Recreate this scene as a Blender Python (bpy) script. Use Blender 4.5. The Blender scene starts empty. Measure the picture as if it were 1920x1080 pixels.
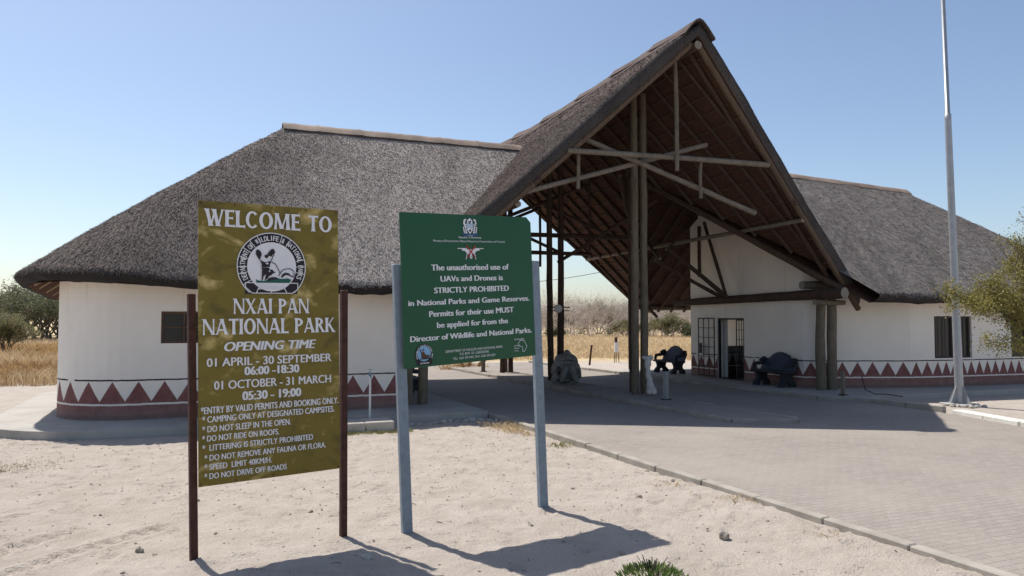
import bpy, math, random
import numpy as np
from mathutils import Vector, Matrix, Quaternion
R = math.radians
random.seed(7); rng = np.random.default_rng(11)
S = bpy.context.scene
C = S.collection

# ------------------------------------------------------------------ camera, sky, sun, exposure
cd = bpy.data.cameras.new('camera'); cam = bpy.data.objects.new('camera', cd); C.objects.link(cam)
cd.sensor_width = 36; cd.lens = 27.0; cd.clip_end = 5000; cd.clip_start = 0.05
cam.location = (0, 0, 2.1); cam.rotation_euler = (R(90 + 2.307), 0, 0)
S.camera = cam
SUN = Vector((-0.40, 0.375, 0.98)).normalized()
w = bpy.data.worlds.new('World'); S.world = w; w.use_nodes = True
nt = w.node_tree; bg = nt.nodes['Background']
sky = nt.nodes.new('ShaderNodeTexSky'); sky.sky_type = 'NISHITA'; sky.sun_disc = False
sky.sun_elevation = math.asin(SUN.z); sky.sun_rotation = math.atan2(SUN.x, SUN.y)
sky.altitude = 900; sky.air_density = 1.0; sky.dust_density = 2.3; sky.ozone_density = 1.0
nt.links.new(sky.outputs[0], bg.inputs[0]); bg.inputs[1].default_value = 0.130
sl = bpy.data.lights.new('sun', 'SUN'); sl.energy = 5.0; sl.angle = R(0.55); sl.color = (1.0, 0.955, 0.88)
so = bpy.data.objects.new('sun', sl); C.objects.link(so); so.rotation_euler = SUN.to_track_quat('Z', 'Y').to_euler()
S.view_settings.view_transform = 'Standard'; S.view_settings.look = 'None'
S.view_settings.exposure = 0.17; S.view_settings.gamma = 1.0; S.view_settings.use_curve_mapping = False
S.render.engine = 'CYCLES'
S.cycles.max_bounces = 8; S.cycles.diffuse_bounces = 4; S.cycles.use_denoising = True

# ------------------------------------------------------------------ site frame: a across the gate (right), b along the road (away)
O2 = np.array([3.19, 19.8]); AL = R(23)
U2 = np.array([math.cos(AL), math.sin(AL)]); W2 = np.array([-math.sin(AL), math.cos(AL)])
def P(a, b, z=0.0):
    q = O2 + U2 * a + W2 * b
    return (float(q[0]), float(q[1]), float(z))
def PA(a, b, z):
    a = np.asarray(a, float); b = np.asarray(b, float); z = np.asarray(z, float)
    return np.stack([O2[0] + U2[0] * a + W2[0] * b, O2[1] + U2[1] * a + W2[1] * b, z + 0 * a], -1)

# ------------------------------------------------------------------ numpy value noise
def vnoise(x, y, seed=0):
    xi = np.floor(x).astype(np.int64); yi = np.floor(y).astype(np.int64)
    fx = x - xi; fy = y - yi; fx = fx * fx * (3 - 2 * fx); fy = fy * fy * (3 - 2 * fy)
    def h(i, j):
        n = (i * 374761393 + j * 668265263 + seed * 974711) & 0x7fffffff
        n = ((n ^ (n >> 13)) * 1274126177) & 0x7fffffff
        return ((n ^ (n >> 16)) & 0xffff) / 65535.0
    return (h(xi, yi) * (1 - fx) + h(xi + 1, yi) * fx) * (1 - fy) + (h(xi, yi + 1) * (1 - fx) + h(xi + 1, yi + 1) * fx) * fy - 0.5

# ------------------------------------------------------------------ materials
class NT:
    def __init__(s, name):
        s.m = bpy.data.materials.new(name); s.m.use_nodes = True; s.t = s.m.node_tree
        s.b = s.t.nodes['Principled BSDF']
    def n(s, typ, **kw):
        nd = s.t.nodes.new('ShaderNode' + typ)
        for k, v in kw.items(): setattr(nd, k, v)
        return nd
    def l(s, a, b): s.t.links.new(a, b)
    def val(s, sock, v):
        if hasattr(v, 'is_output'): s.l(v, sock)
        else: sock.default_value = v
    def math(s, op, a, b=0.0, c=None):
        nd = s.n('Math', operation=op); s.val(nd.inputs[0], a); s.val(nd.inputs[1], b)
        if c is not None: s.val(nd.inputs[2], c)
        return nd.outputs[0]
    def mix(s, f, a, b, mode='MIX'):
        nd = s.n('Mix', data_type='RGBA', blend_type=mode); s.val(nd.inputs[0], f)
        for i, v in ((6, a), (7, b)):
            if isinstance(v, tuple) and len(v) == 3: v = v + (1,)
            s.val(nd.inputs[i], v)
        return nd.outputs[2]
    def noise(s, scale, detail=4, vec=None, rough=.6, dist=0.0):
        nd = s.n('TexNoise'); nd.inputs['Scale'].default_value = scale; nd.inputs['Detail'].default_value = detail
        nd.inputs['Roughness'].default_value = rough; nd.inputs['Distortion'].default_value = dist
        if vec is not None: s.l(vec, nd.inputs['Vector'])
        return nd.outputs[0]
    def ramp(s, f, *st):
        nd = s.n('ValToRGB'); s.val(nd.inputs[0], f); e = nd.color_ramp.elements
        while len(e) < len(st): e.new(0.5)
        for i, (p, c) in enumerate(st):
            e[i].position = p; e[i].color = (c if isinstance(c, tuple) else (c, c, c)) + (1,)
        return nd.outputs[0]
    def obj(s): return s.n('TexCoord').outputs['Object']
    def map(s, vec, scale=(1, 1, 1), rot=(0, 0, 0)):
        nd = s.n('Mapping'); s.l(vec, nd.inputs[0]); nd.inputs['Scale'].default_value = scale; nd.inputs['Rotation'].default_value = rot
        return nd.outputs[0]
    def bump(s, h, strength=.5, dist=.02, normal=None):
        nd = s.n('Bump'); nd.inputs['Strength'].default_value = strength; nd.inputs['Distance'].default_value = dist
        s.l(h, nd.inputs['Height'])
        if normal is not None: s.l(normal, nd.inputs['Normal'])
        s.l(nd.outputs[0], s.b.inputs['Normal']); return nd.outputs[0]
    def base(s, c, rough=.8, spec=.3, metal=0.0):
        if isinstance(c, tuple): s.b.inputs['Base Color'].default_value = c + (1,)
        else: s.l(c, s.b.inputs['Base Color'])
        s.val(s.b.inputs['Roughness'], rough); s.b.inputs['Specular IOR Level'].default_value = spec
        s.b.inputs['Metallic'].default_value = metal
        return s.m
M = {}
def simple(name, c, rough=.7, spec=.3, metal=0.0, var=.25, scale=8, bump=.0):
    k = NT(name); v = k.obj(); f = k.noise(scale, 5, v)
    d = tuple(x * (1 - var) for x in c); e = tuple(min(1, x * (1 + var)) for x in c)
    k.base(k.ramp(f, (.3, d), (.7, e)), rough, spec, metal)
    if bump: k.bump(k.noise(scale * 6, 4, v), bump, .01)
    M[name] = k.m; return k.m

def mk_sand():
    k = NT('sand'); v = k.obj()
    sep = k.n('SeparateXYZ'); k.l(v, sep.inputs[0]); x, y = sep.outputs[0], sep.outputs[1]
    big = k.noise(.35, 4, v); mid = k.noise(2.2, 6, v); fine = k.noise(38, 4, v)
    c = k.ramp(mid, (.28, (.43, .37, .315)), (.55, (.515, .45, .39)), (.78, (.565, .505, .442)))
    c = k.mix(k.math('MULTIPLY', k.ramp(big, (.4, 0.0), (.7, 1.0)), .35), c, (.50, .43, .36))
    c = k.mix(k.ramp(fine, (.60, 0.0), (.74, .55)), c, (.30, .25, .20))
    tw = k.noise(14, 3, k.map(v, (1, 3.5, 1), (0, 0, .6)), .5)
    c = k.mix(k.ramp(tw, (.70, 0.0), (.76, .6)), c, (.24, .19, .15))
    # dry grass land further out
    n = k.math('MULTIPLY', k.math('SUBTRACT', k.noise(.16, 5, v), .5), 7.0)
    sx = k.n('MapRange'); sx.interpolation_type = 'SMOOTHSTEP'; k.l(x, sx.inputs[0])
    for i, q in ((1, -12.0), (2, -3.0), (3, 25.5), (4, 38.0)): sx.inputs[i].default_value = q
    f = k.math('SUBTRACT', k.math('ADD', y, n), sx.outputs[0])
    g = k.n('MapRange'); k.l(f, g.inputs[0]); g.inputs[1].default_value = -1; g.inputs[2].default_value = 1.5
    gc = k.ramp(k.noise(.9, 6, v), (.3, (.40, .29, .155)), (.5, (.52, .40, .24)), (.72, (.60, .49, .32)))
    c = k.mix(g.outputs[0], c, gc)
    h = k.math('ADD', k.math('MULTIPLY', k.noise(9, 6, v, .7), .6), k.math('MULTIPLY', k.noise(36, 4, v, .75), .7))
    k.bump(h, .8, .06); M['sand'] = k.base(c, .95, .1)
mk_sand()
def mk_pavers():
    k = NT('pavers'); v = k.map(k.obj(), (1, 1, 1), (0, 0, -AL))
    wv = k.noise(9, 2, v); vv = k.n('VectorMath', operation='ADD'); k.l(v, vv.inputs[0])
    sc = k.n('VectorMath', operation='SCALE'); nz = k.n('TexNoise'); nz.inputs['Scale'].default_value = 6; k.l(v, nz.inputs['Vector'])
    k.l(nz.outputs[1], sc.inputs[0]); sc.inputs['Scale'].default_value = .035; k.l(sc.outputs[0], vv.inputs[1])
    br = k.n('TexBrick'); k.l(vv.outputs[0], br.inputs[0]); br.inputs['Scale'].default_value = 1.0
    br.inputs['Brick Width'].default_value = .205; br.inputs['Row Height'].default_value = .10; br.inputs['Mortar Size'].default_value = .009
    br.inputs['Mortar Smooth'].default_value = .6
    for i, q in ((1, (.262, .228, .203, 1)), (2, (.298, .262, .234, 1)), (3, (.232, .20, .176, 1))): br.inputs[i].default_value = q
    c = k.mix(k.ramp(k.noise(.5, 5, v), (.42, 0.0), (.68, .75)), br.outputs[0], (.33, .29, .25))
    c = k.mix(k.ramp(k.noise(1.3, 6, v, .7), (.60, 0.0), (.75, .5)), c, (.17, .148, .135))
    c = k.mix(k.ramp(k.noise(26, 3, v, .6), (.58, 0.0), (.70, .6)), c, (.43, .385, .34))
    h = k.math('SUBTRACT', k.math('MULTIPLY', k.noise(22, 4, v, .7), 1.1), k.math('MULTIPLY', br.outputs['Fac'], .7))
    k.bump(h, .5, .014); M['pavers'] = k.base(c, .85, .2)
mk_pavers()
def mk_concrete(name, c, var=.2, scale=3):
    k = NT(name); v = k.obj()
    a = tuple(x * (1 - var) for x in c); b = tuple(min(1, x * (1 + var)) for x in c)
    col = k.ramp(k.noise(scale, 7, v, .65), (.3, a), (.7, b))
    col = k.mix(k.ramp(k.noise(scale * 5, 5, v, .7), (.62, 0.0), (.72, .6)), col, tuple(x * .5 for x in c))
    k.bump(k.noise(40, 5, v), .35, .01); M[name] = k.base(col, .9, .2)
mk_concrete('concrete', (.44, .40, .35)); mk_concrete('kerb_concrete', (.33, .30, .26), .25, 2); mk_concrete('white_kerb', (.68, .66, .60), .12, 2)
mk_concrete('apron_concrete', (.40, .375, .34), .15, 1.2)
def mk_wall():
    k = NT('painted_wall'); v = k.obj(); uv = k.n('UVMap').outputs[0]
    sp = k.n('SeparateXYZ'); k.l(uv, sp.inputs[0]); u, z = sp.outputs[0], sp.outputs[1]
    nz = k.math('MULTIPLY', k.math('SUBTRACT', k.noise(6, 4, v), .5), .03)
    zz = k.math('ADD', z, nz)
    br = k.n('TexBrick'); br.inputs['Scale'].default_value = 1
    cb = k.n('CombineXYZ'); k.l(k.math('MULTIPLY', u, .46), cb.inputs[0]); k.l(z, cb.inputs[1]); k.l(cb.outputs[0], br.inputs[0])
    br.inputs['Brick Width'].default_value = .23; br.inputs['Row Height'].default_value = .085; br.inputs['Mortar Size'].default_value = .008
    br.inputs['Mortar Smooth'].default_value = .5
    white = k.ramp(k.noise(1.1, 6, v), (.3, (.80, .735, .655)), (.7, (.87, .805, .72)))
    white = k.mix(k.ramp(k.noise(3, 6, k.map(v, (1, 1, .35))), (.6, 0.0), (.75, .2)), white, (.62, .56, .46))
    red = k.ramp(k.noise(5, 6, v), (.3, (.175, .070, .062)), (.7, (.26, .115, .105)))
    dark = (.055, .032, .036)
    lt = lambda a, b: k.math('LESS_THAN', a, b); gt = lambda a, b: k.math('GREATER_THAN', a, b); mu = lambda a, b: k.math('MULTIPLY', a, b)
    fr = k.math('ABSOLUTE', k.math('SUBTRACT', k.math('FRACT', u), .5))
    # triangle: half width falls from .5 at z .47 to 0 at z .87
    hw = k.math('MULTIPLY', k.math('SUBTRACT', .885, zz), 1.30)
    tri = mu(mu(lt(fr, hw), gt(zz, .462)), lt(zz, .885))
    low = lt(zz, .425)
    gap = lt(k.noise(1.7, 3, k.map(v, (1, 1, .1))), .60)
    line = mu(mu(gt(zz, .895), lt(zz, .925)), gap)
    foot = lt(k.math('ADD', zz, k.math('MULTIPLY', nz, 2.0)), .235)
    chip = gt(k.noise(13, 5, v, .7), .735)
    m = mu(k.math('MAXIMUM', tri, low), k.math('SUBTRACT', 1.0, mu(chip, .8)))
    c = k.mix(m, white, red); c = k.mix(mu(foot, .6), c, (.085, .03, .028)); c = k.mix(line, c, dark)
    rs = k.ramp(k.noise(1.0, 5, k.map(v, (9, 9, .35)), .6), (.58, 0.0), (.74, .5)); up = k.n('MapRange'); k.l(z, up.inputs[0]); up.inputs[1].default_value = 1.9; up.inputs[2].default_value = 2.9
    c = k.mix(mu(rs, up.outputs[0]), c, (.50, .43, .34))
    du = k.n('MapRange'); k.l(k.math('ADD', z, k.math('MULTIPLY', k.math('SUBTRACT', k.noise(4, 6, v, .7), .5), .5)), du.inputs[0]); du.inputs[1].default_value = .55; du.inputs[2].default_value = .12; du.inputs[3].default_value = 0; du.inputs[4].default_value = .38
    c = k.mix(du.outputs[0], c, (.40, .33, .27))
    h = k.math('SUBTRACT', k.math('MULTIPLY', k.noise(25, 4, v), .5), br.outputs['Fac'])
    k.bump(h, .3, .006); M['painted_wall'] = k.base(c, .8, .2)
mk_wall()
def mk_thatch(name, lo, hi, brown, stain=None):
    k = NT(name); v = k.obj(); ri = k.n('NewGeometry').outputs['Random Per Island']
    c = k.ramp(ri, (0, lo), (.55, tuple((a + b) / 2 for a, b in zip(lo, hi))), (1, hi))
    c = k.mix(k.ramp(k.noise(.7, 6, v, .65), (.38, 0.0), (.66, .7)), c, brown)
    if stain:   # browner weathering towards the rounded end
        sx = k.n('SeparateXYZ'); k.l(v, sx.inputs[0]); mr = k.n('MapRange'); mr.interpolation_type = 'SMOOTHSTEP'
        k.l(k.math('ADD', sx.outputs[0], k.math('MULTIPLY', k.math('SUBTRACT', k.noise(.8, 5, v), .5), 3.0)), mr.inputs[0])
        mr.inputs[1].default_value = stain[0]; mr.inputs[2].default_value = stain[1]; mr.inputs[3].default_value = .85; mr.inputs[4].default_value = 0
        c = k.mix(mr.outputs[0], c, (.068, .051, .046))
    st = k.noise(1.0, 5, k.map(v, (1.6, .22, .22), (0, 0, -AL)), .6)   # long stains running down the slope
    c = k.mix(k.ramp(st, (.50, 0.0), (.72, .42)), c, tuple(x * .75 for x in lo))
    f = k.noise(70, 4, k.map(v, (1, 1, .5)), .65)
    c = k.mix(k.ramp(f, (.36, .75), (.52, 0.0)), c, tuple(x * .35 for x in lo))
    k.bump(k.math('ADD', f, k.math('MULTIPLY', k.noise(16, 5, v), .5)), .6, .03); M[name] = k.base(c, .9, .15)
mk_thatch('grey_thatch', (.21, .183, .167), (.74, .665, .60), (.37, .325, .295), (-.6, 4.6)); mk_thatch('thatch_edge', (.028, .025, .025), (.12, .105, .10), (.055, .048, .047)); mk_thatch('slate_thatch', (.105, .092, .084), (.49, .44, .405), (.195, .17, .156))  # thatch_edge puts staining and the shade of the cut edges into one dark colour
mk_thatch('brown_thatch', (.045, .034, .031), (.26, .20, .182), (.11, .084, .077))
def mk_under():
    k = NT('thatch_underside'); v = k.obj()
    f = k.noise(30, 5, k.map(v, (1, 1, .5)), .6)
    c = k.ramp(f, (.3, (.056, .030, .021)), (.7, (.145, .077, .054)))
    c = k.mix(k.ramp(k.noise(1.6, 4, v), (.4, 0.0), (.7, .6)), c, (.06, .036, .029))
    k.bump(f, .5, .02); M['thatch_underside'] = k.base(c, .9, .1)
mk_under()
def mk_wood(name, a, b):
    k = NT(name); v = k.obj()
    g = k.noise(5, 6, k.map(v, (6, 6, .7)), .65)
    c = k.ramp(g, (.3, a), (.72, b))
    c = k.mix(k.ramp(k.noise(2.5, 5, v), (.55, 0.0), (.75, .5)), c, tuple(x * .5 for x in a))
    c = k.mix(k.ramp(k.noise(22, 2, v), (.70, 0.0), (.74, .7)), c, (.03, .022, .018))
    k.bump(g, .5, .01); M[name] = k.base(c, .85, .2)
mk_wood('pole_wood', (.105, .086, .062), (.21, .175, .128)); mk_wood('bounce_lit_wood', (.26, .19, .12), (.42, .32, .21)); mk_wood('dark_wood', (.045, .029, .022), (.11, .072, .052)); mk_wood('brown_wood', (.075, .052, .037), (.155, .11, .077))
mk_wood('grey_wood', (.12, .10, .078), (.25, .215, .17)); mk_wood('log_end', (.17, .15, .12), (.30, .27, .22)); mk_wood('bark', (.05, .04, .033), (.12, .098, .08))
def mk_board(name, lo, mid, hi):
    k = NT(name); v = k.obj()
    p = k.noise(3.2, 5, k.map(v, (1, 1, 1.5)), .55, .6); q = k.noise(9, 4, k.map(v, (1, 1, 1.6)), .5)
    g = k.math('ADD', k.math('MULTIPLY', p, .75), k.math('MULTIPLY', q, .25))
    c = k.ramp(g, (.36, lo), (.47, mid), (.55, mid), (.68, hi)); k.bump(k.noise(90, 2, v), .05, .003)
    M[name] = k.base(c, .42, .35)
mk_board('mustard_board', (.115, .086, .011), (.185, .134, .015), (.56, .42, .15))  # gold mottling: sun glowing through thin worn paint, put into the colour
simple('green_board', (.0075, .080, .030), .40, .4, 0, .08, 2)
simple('sign_white', (.80, .79, .80), .6, .2, 0, .03, 5); simple('sign_black', (.022, .016, .022), .5, .3, 0, .1, 5)
simple('sign_green', (.02, .11, .085), .6, .3, 0, .1); simple('sign_red', (.42, .025, .03), .6, .3, 0, .1)
simple('sign_blue', (.22, .42, .62), .6, .3, 0, .1); simple('sign_brown', (.10, .045, .03), .6, .3, 0, .2); simple('sign_dark_blue', (.03, .09, .20), .6, .3, 0, .2)
simple('rusty_steel', (.075, .034, .026), .75, .3, .2, .35, 14, .15)
simple('galvanised', (.21, .255, .30), .55, .4, .1, .15, 12); simple('pole_metal', (.37, .38, .395), .45, .5, .35, .12, 6)
simple('bollard_steel', (.26, .265, .265), .6, .4, .2, .25, 14); simple('ridge_sheet', (.215, .158, .12), .7, .3, 0, .40, 2.0, .1); simple('dark_plastic', (.02, .02, .025), .5, .4, 0, .3)
simple('window_frame', (.11, .06, .035), .6, .3, 0, .3); simple('black_steel', (.018, .016, .018), .55, .4, .2, .2)
simple('dark_interior', (.10, .095, .09), .9, .1, 0, .2, 2); simple('bench_stone', (.032, .034, .042), .8, .3, 0, .3, 9, .2)
simple('bench_back', (.05, .062, .095), .75, .3, 0, .25, 9, .2)
simple('bone', (.52, .49, .45), .75, .25, 0, .22, 7, .25); simple('old_bone', (.25, .238, .225), .85, .2, 0, .35, 5, .4); simple('bone_dark', (.06, .055, .05), .9, .1, 0, .3)
simple('stone', (.30, .265, .225), .9, .2, 0, .3, 15, .3); simple('white_paint', (.72, .71, .68), .5, .4, 0, .1); simple('clod', (.36, .305, .25), .95, .1, 0, .3, 20)
def mk_glass():
    k = NT('window_glass'); k.base((.02, .021, .022), .18, .35); M['window_glass'] = k.m
mk_glass()
def mk_leaf(name, a, b, tr=.35):
    k = NT(name); ri = k.n('NewGeometry').outputs['Random Per Island']
    k.base(k.ramp(ri, (0, a), (1, b)), .6, .25)
    t = k.n('BsdfTranslucent'); k.l(k.ramp(ri, (0, a), (1, b)), t.inputs[0])
    ms = k.n('MixShader'); ms.inputs[0].default_value = tr; k.l(k.b.outputs[0], ms.inputs[1]); k.l(t.outputs[0], ms.inputs[2])
    k.l(ms.outputs[0], k.t.nodes['Material Output'].inputs[0]); M[name] = k.m
mk_leaf('tree_leaf', (.14, .15, .03), (.38, .31, .11)); mk_leaf('dark_leaf', (.075, .088, .045), (.18, .19, .10)); mk_leaf('bush_leaf', (.16, .155, .075), (.30, .28, .15))
mk_leaf('succulent', (.07, .12, .03), (.24, .30, .10)); mk_leaf('dry_blade', (.50, .37, .21), (.76, .61, .40), .25); mk_leaf('green_blade', (.22, .22, .08), (.42, .37, .18), .25)
mk_leaf('red_blade', (.33, .20, .09), (.58, .40, .20), .25)
simple('twig', (.52, .45, .41), .9, .1, 0, .3, 3); simple('twig_dark', (.10, .087, .075), .9, .1, 0, .3, 3)

# ------------------------------------------------------------------ mesh builder
class MB:
    def __init__(s): s.v = []; s.n = 0; s.f = []; s.mi = []; s.sm = []; s.uv = []
    def add(s, v, f, m=0, smooth=False, uv=None):
        v = np.asarray(v, float).reshape(-1, 3); o = s.n; s.v.append(v); s.n += len(v)
        for i, q in enumerate(f):
            s.f.append(tuple(int(x) + o for x in q)); s.mi.append(m); s.sm.append(smooth)
            s.uv.append(None if uv is None else uv[i])
    def box(s, c, sz, rz=0, m=0, bev=0.0, rot=None):
        x, y, z = (q / 2 for q in sz)
        if bev > 0:
            e = min(bev, x * .9, y * .9, z * .9); v = []
            ring = [(x, y - e), (x - e, y), (-x + e, y), (-x, y - e), (-x, -y + e), (-x + e, -y), (x - e, -y), (x, -y + e)]
            rin = [(math.copysign(abs(p) - e if abs(abs(p) - x) < 1e-9 or 1 else p, p) if 0 else p * (x - e) / x, q * (y - e) / y) for p, q in ring]
            for zz, rr in ((-z, rin), (-z + e, ring), (z - e, ring), (z, rin)): v += [(p, q, zz) for p, q in rr]
            f = [tuple(range(7, -1, -1)), tuple(range(24, 32))]
            for k in range(3):
                for i in range(8): f.append((k * 8 + i, k * 8 + (i + 1) % 8, k * 8 + 8 + (i + 1) % 8, k * 8 + 8 + i))
        else:
            v = [(a, b, d) for d in (-z, z) for a, b in ((-x, -y), (x, -y), (x, y), (-x, y))]
            f = [(3, 2, 1, 0), (4, 5, 6, 7), (0, 1, 5, 4), (1, 2, 6, 5), (2, 3, 7, 6), (3, 0, 4, 7)]
        mat = rot if rot is not None else Matrix.Rotation(rz, 3, 'Z')
        v = np.array(v) @ np.array(mat).T + np.array(c)
        s.add(v, f, m)
    def tube(s, p, r, n=10, m=0, mcap=None, wob=0.0, cap=True):
        p = [np.array(q, float) for q in p]; r = r if hasattr(r, '__len__') else [r] * len(p)
        d0 = p[-1] - p[0]; d0 /= np.linalg.norm(d0) + 1e-9
        ref = np.array([0, 0, 1.0]) if abs(d0[2]) < .9 else np.array([1.0, 0, 0])
        vs = []; 
        for i, q in enumerate(p):
            d = p[min(i + 1, len(p) - 1)] - p[max(i - 1, 0)]; d /= np.linalg.norm(d) + 1e-9
            x = np.cross(ref, d); x /= np.linalg.norm(x) + 1e-9; y = np.cross(d, x)
            for k in range(n):
                t = 2 * math.pi * k / n; rr = r[i] * (1 + wob * (random.random() - .5))
                vs.append(q + x * math.cos(t) * rr + y * math.sin(t) * rr)
        f = [(i * n + k, i * n + (k + 1) % n, (i + 1) * n + (k + 1) % n, (i + 1) * n + k) for i in range(len(p) - 1) for k in range(n)]
        s.add(vs, f, m, True)
        if cap:
            mc = m if mcap is None else mcap
            s.add(vs[:n], [tuple(range(n - 1, -1, -1))], mc); s.add(vs[-n:], [tuple(range(n))], mc)
    def log(s, p0, p1, r0, r1=None, m=0, mcap=None, seg=None, wob=.08, bend=.02, n=10):
        p0 = np.array(p0, float); p1 = np.array(p1, float); L = np.linalg.norm(p1 - p0); seg = seg or max(3, int(L / .5)); r1 = r0 if r1 is None else r1
        bx = np.array([random.uniform(-1, 1) for _ in range(3)]) * bend
        pts = []; rs = []
        for i in range(seg + 1):
            t = i / seg; pts.append(p0 + (p1 - p0) * t + bx * math.sin(t * math.pi * random.choice([1, 1, 1.0])) + np.array([random.uniform(-1, 1) for _ in range(3)]) * bend * .2 * (0 < i < seg))
            rs.append((r0 + (r1 - r0) * t) * random.uniform(.96, 1.05))
        s.tube(pts, rs, n, m, mcap, wob)
    def grid(s, V, m=0, smooth=True, uv=None, flip=False):
        a, b = V.shape[:2]; idx = np.arange(a * b).reshape(a, b)
        q = np.stack([idx[:-1, :-1], idx[1:, :-1], idx[1:, 1:], idx[:-1, 1:]], -1).reshape(-1, 4)
        if flip: q = q[:, ::-1]
        s.add(V.reshape(-1, 3), q.tolist(), m, smooth, None if uv is None else [[uv.reshape(-1, 2)[i] for i in k] for k in q])
    def build(s, name, mats, parent=None, loc=None, thing=None):
        V = np.concatenate(s.v) if s.v else np.zeros((0, 3))
        base = np.array(parent['_base'] if parent is not None and '_base' in parent else (0, 0, 0), float)
        if loc is not None: base = np.array(loc, float)
        me = bpy.data.meshes.new(name); me.from_pydata((V - base).tolist(), [], s.f)
        for q in (mats if isinstance(mats, (list, tuple)) else [mats]): me.materials.append(M[q] if isinstance(q, str) else q)
        me.polygons.foreach_set('material_index', s.mi); me.polygons.foreach_set('use_smooth', s.sm)
        if any(u is not None for u in s.uv):
            ul = me.uv_layers.new(name='UVMap'); flat = []
            for q, u in zip(s.f, s.uv): flat += [c for k in range(len(q)) for c in ((0, 5) if u is None else (float(u[k][0]), float(u[k][1])))]
            ul.data.foreach_set('uv', flat)
        me.update()
        o = bpy.data.objects.new(name, me); C.objects.link(o)
        if parent is not None: o.parent = parent; o['_base'] = tuple(float(x) for x in base) if loc is None else tuple(float(x) for x in base)
        else: o.location = base
        if parent is not None and loc is not None: o.location = Vector(base) - Vector(parent['_base'])
        return o
def tag(o, label=None, cat=None, group=None, kind=None):
    for k, v in (('label', label), ('category', cat), ('group', group), ('kind', kind)):
        if v: o[k] = v
    return o
def thing(name, label, cat, loc, group=None):
    o = bpy.data.objects.new(name, None); C.objects.link(o); o.location = loc; o['_base'] = tuple(float(x) for x in loc)
    return tag(o, label, cat, group)
def struct(o): o['kind'] = 'structure'; return o

# ------------------------------------------------------------------ ground
def site_ab(x, y):
    dx = x - O2[0]; dy = y - O2[1]
    return dx * U2[0] + dy * U2[1], dx * W2[0] + dy * W2[1]
def ax(lo, a, b, hi, st, g):
    m = np.arange(a, b, st); L = [a]; s_ = st
    while L[-1] > lo: s_ *= g; L.append(L[-1] - s_)
    H = [m[-1]]; s_ = st
    while H[-1] < hi: s_ *= g; H.append(H[-1] + s_)
    return np.array(L[:0:-1] + m.tolist() + H[1:])
def ground_h(X, Y):
    h = .024 * vnoise(X * .9, Y * .9, 1) + .012 * vnoise(X * 2.6, Y * 2.6, 2) + .012 * vnoise(X * 6, Y * 6, 3) + .017 * vnoise(X * 12, Y * 12, 5)
    a, b = site_ab(X, Y)
    h += .055 * np.exp(-((a + 5.0) / .45) ** 2) * np.clip((-b - 7) / 3, 0, 1)
    # mounds at sign post feet
    for px, py in ((-2.72, 6.69), (-1.63, 7.45), (-1.0, 7.55), (.36, 8.59)): h += .035 * np.exp(-(((X - px) ** 2 + (Y - py) ** 2) / .16 ** 2))
    return h * np.clip(1.2 - np.hypot(X, Y - 8) / 60, .2, 1)
gx = ax(-900, -11.0, 5.5, 900, .04, 1.12); gy = ax(-300, 5.2, 15.5, 1600, .04, 1.12)
GX, GY = np.meshgrid(gx, gy, indexing='ij'); GH = ground_h(GX, GY)
def dent(cx, cy, rx, ry, ang, d):
    i0, i1 = np.searchsorted(gx, (cx - .5, cx + .5)); j0, j1 = np.searchsorted(gy, (cy - .5, cy + .5))
    x = GX[i0:i1, j0:j1] - cx; y = GY[i0:i1, j0:j1] - cy; c, s_ = math.cos(ang), math.sin(ang)
    r = ((x * c + y * s_) / rx) ** 2 + ((-x * s_ + y * c) / ry) ** 2
    GH[i0:i1, j0:j1] += -d * np.exp(-r ** 3) + d * .45 * np.exp(-((np.sqrt(r) - 1.35) / .3) ** 2)
for _ in range(1100):
    dent(random.uniform(-11, 6), random.uniform(5.4, 16), random.uniform(.08, .15), random.uniform(.045, .08), random.uniform(0, 3.1), random.uniform(.006, .022))
def track(x0, y0, x1, y1, wd, d):   # tyre track with a chevron tread
    L = math.hypot(x1 - x0, y1 - y0); ux, uy = (x1 - x0) / L, (y1 - y0) / L
    t = (GX - x0) * ux + (GY - y0) * uy; s_ = -(GX - x0) * uy + (GY - y0) * ux
    m = (np.abs(s_) < wd) & (t > 0) & (t < L)
    GH[m] += -d + d * 1.1 * np.sign(np.sin((t[m] + np.abs(s_[m]) * .8) * 2 * math.pi / .17))
    m2 = (np.abs(np.abs(s_) - wd - .04) < .045) & (t > 0) & (t < L); GH[m2] += d
track(-4.2, 6.3, -3.5, 7.9, .10, .018); track(-4.9, 6.3, -4.3, 7.8, .10, .016); track(-8.0, 11.0, -2.4, 9.0, .05, .006)
mb = MB(); mb.grid(np.stack([GX, GY, GH], -1), 0, True)
struct(mb.build('ground', 'sand'))
def gz(x, y): return float(ground_h(np.array([float(x)]), np.array([float(y)]))[0])

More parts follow.
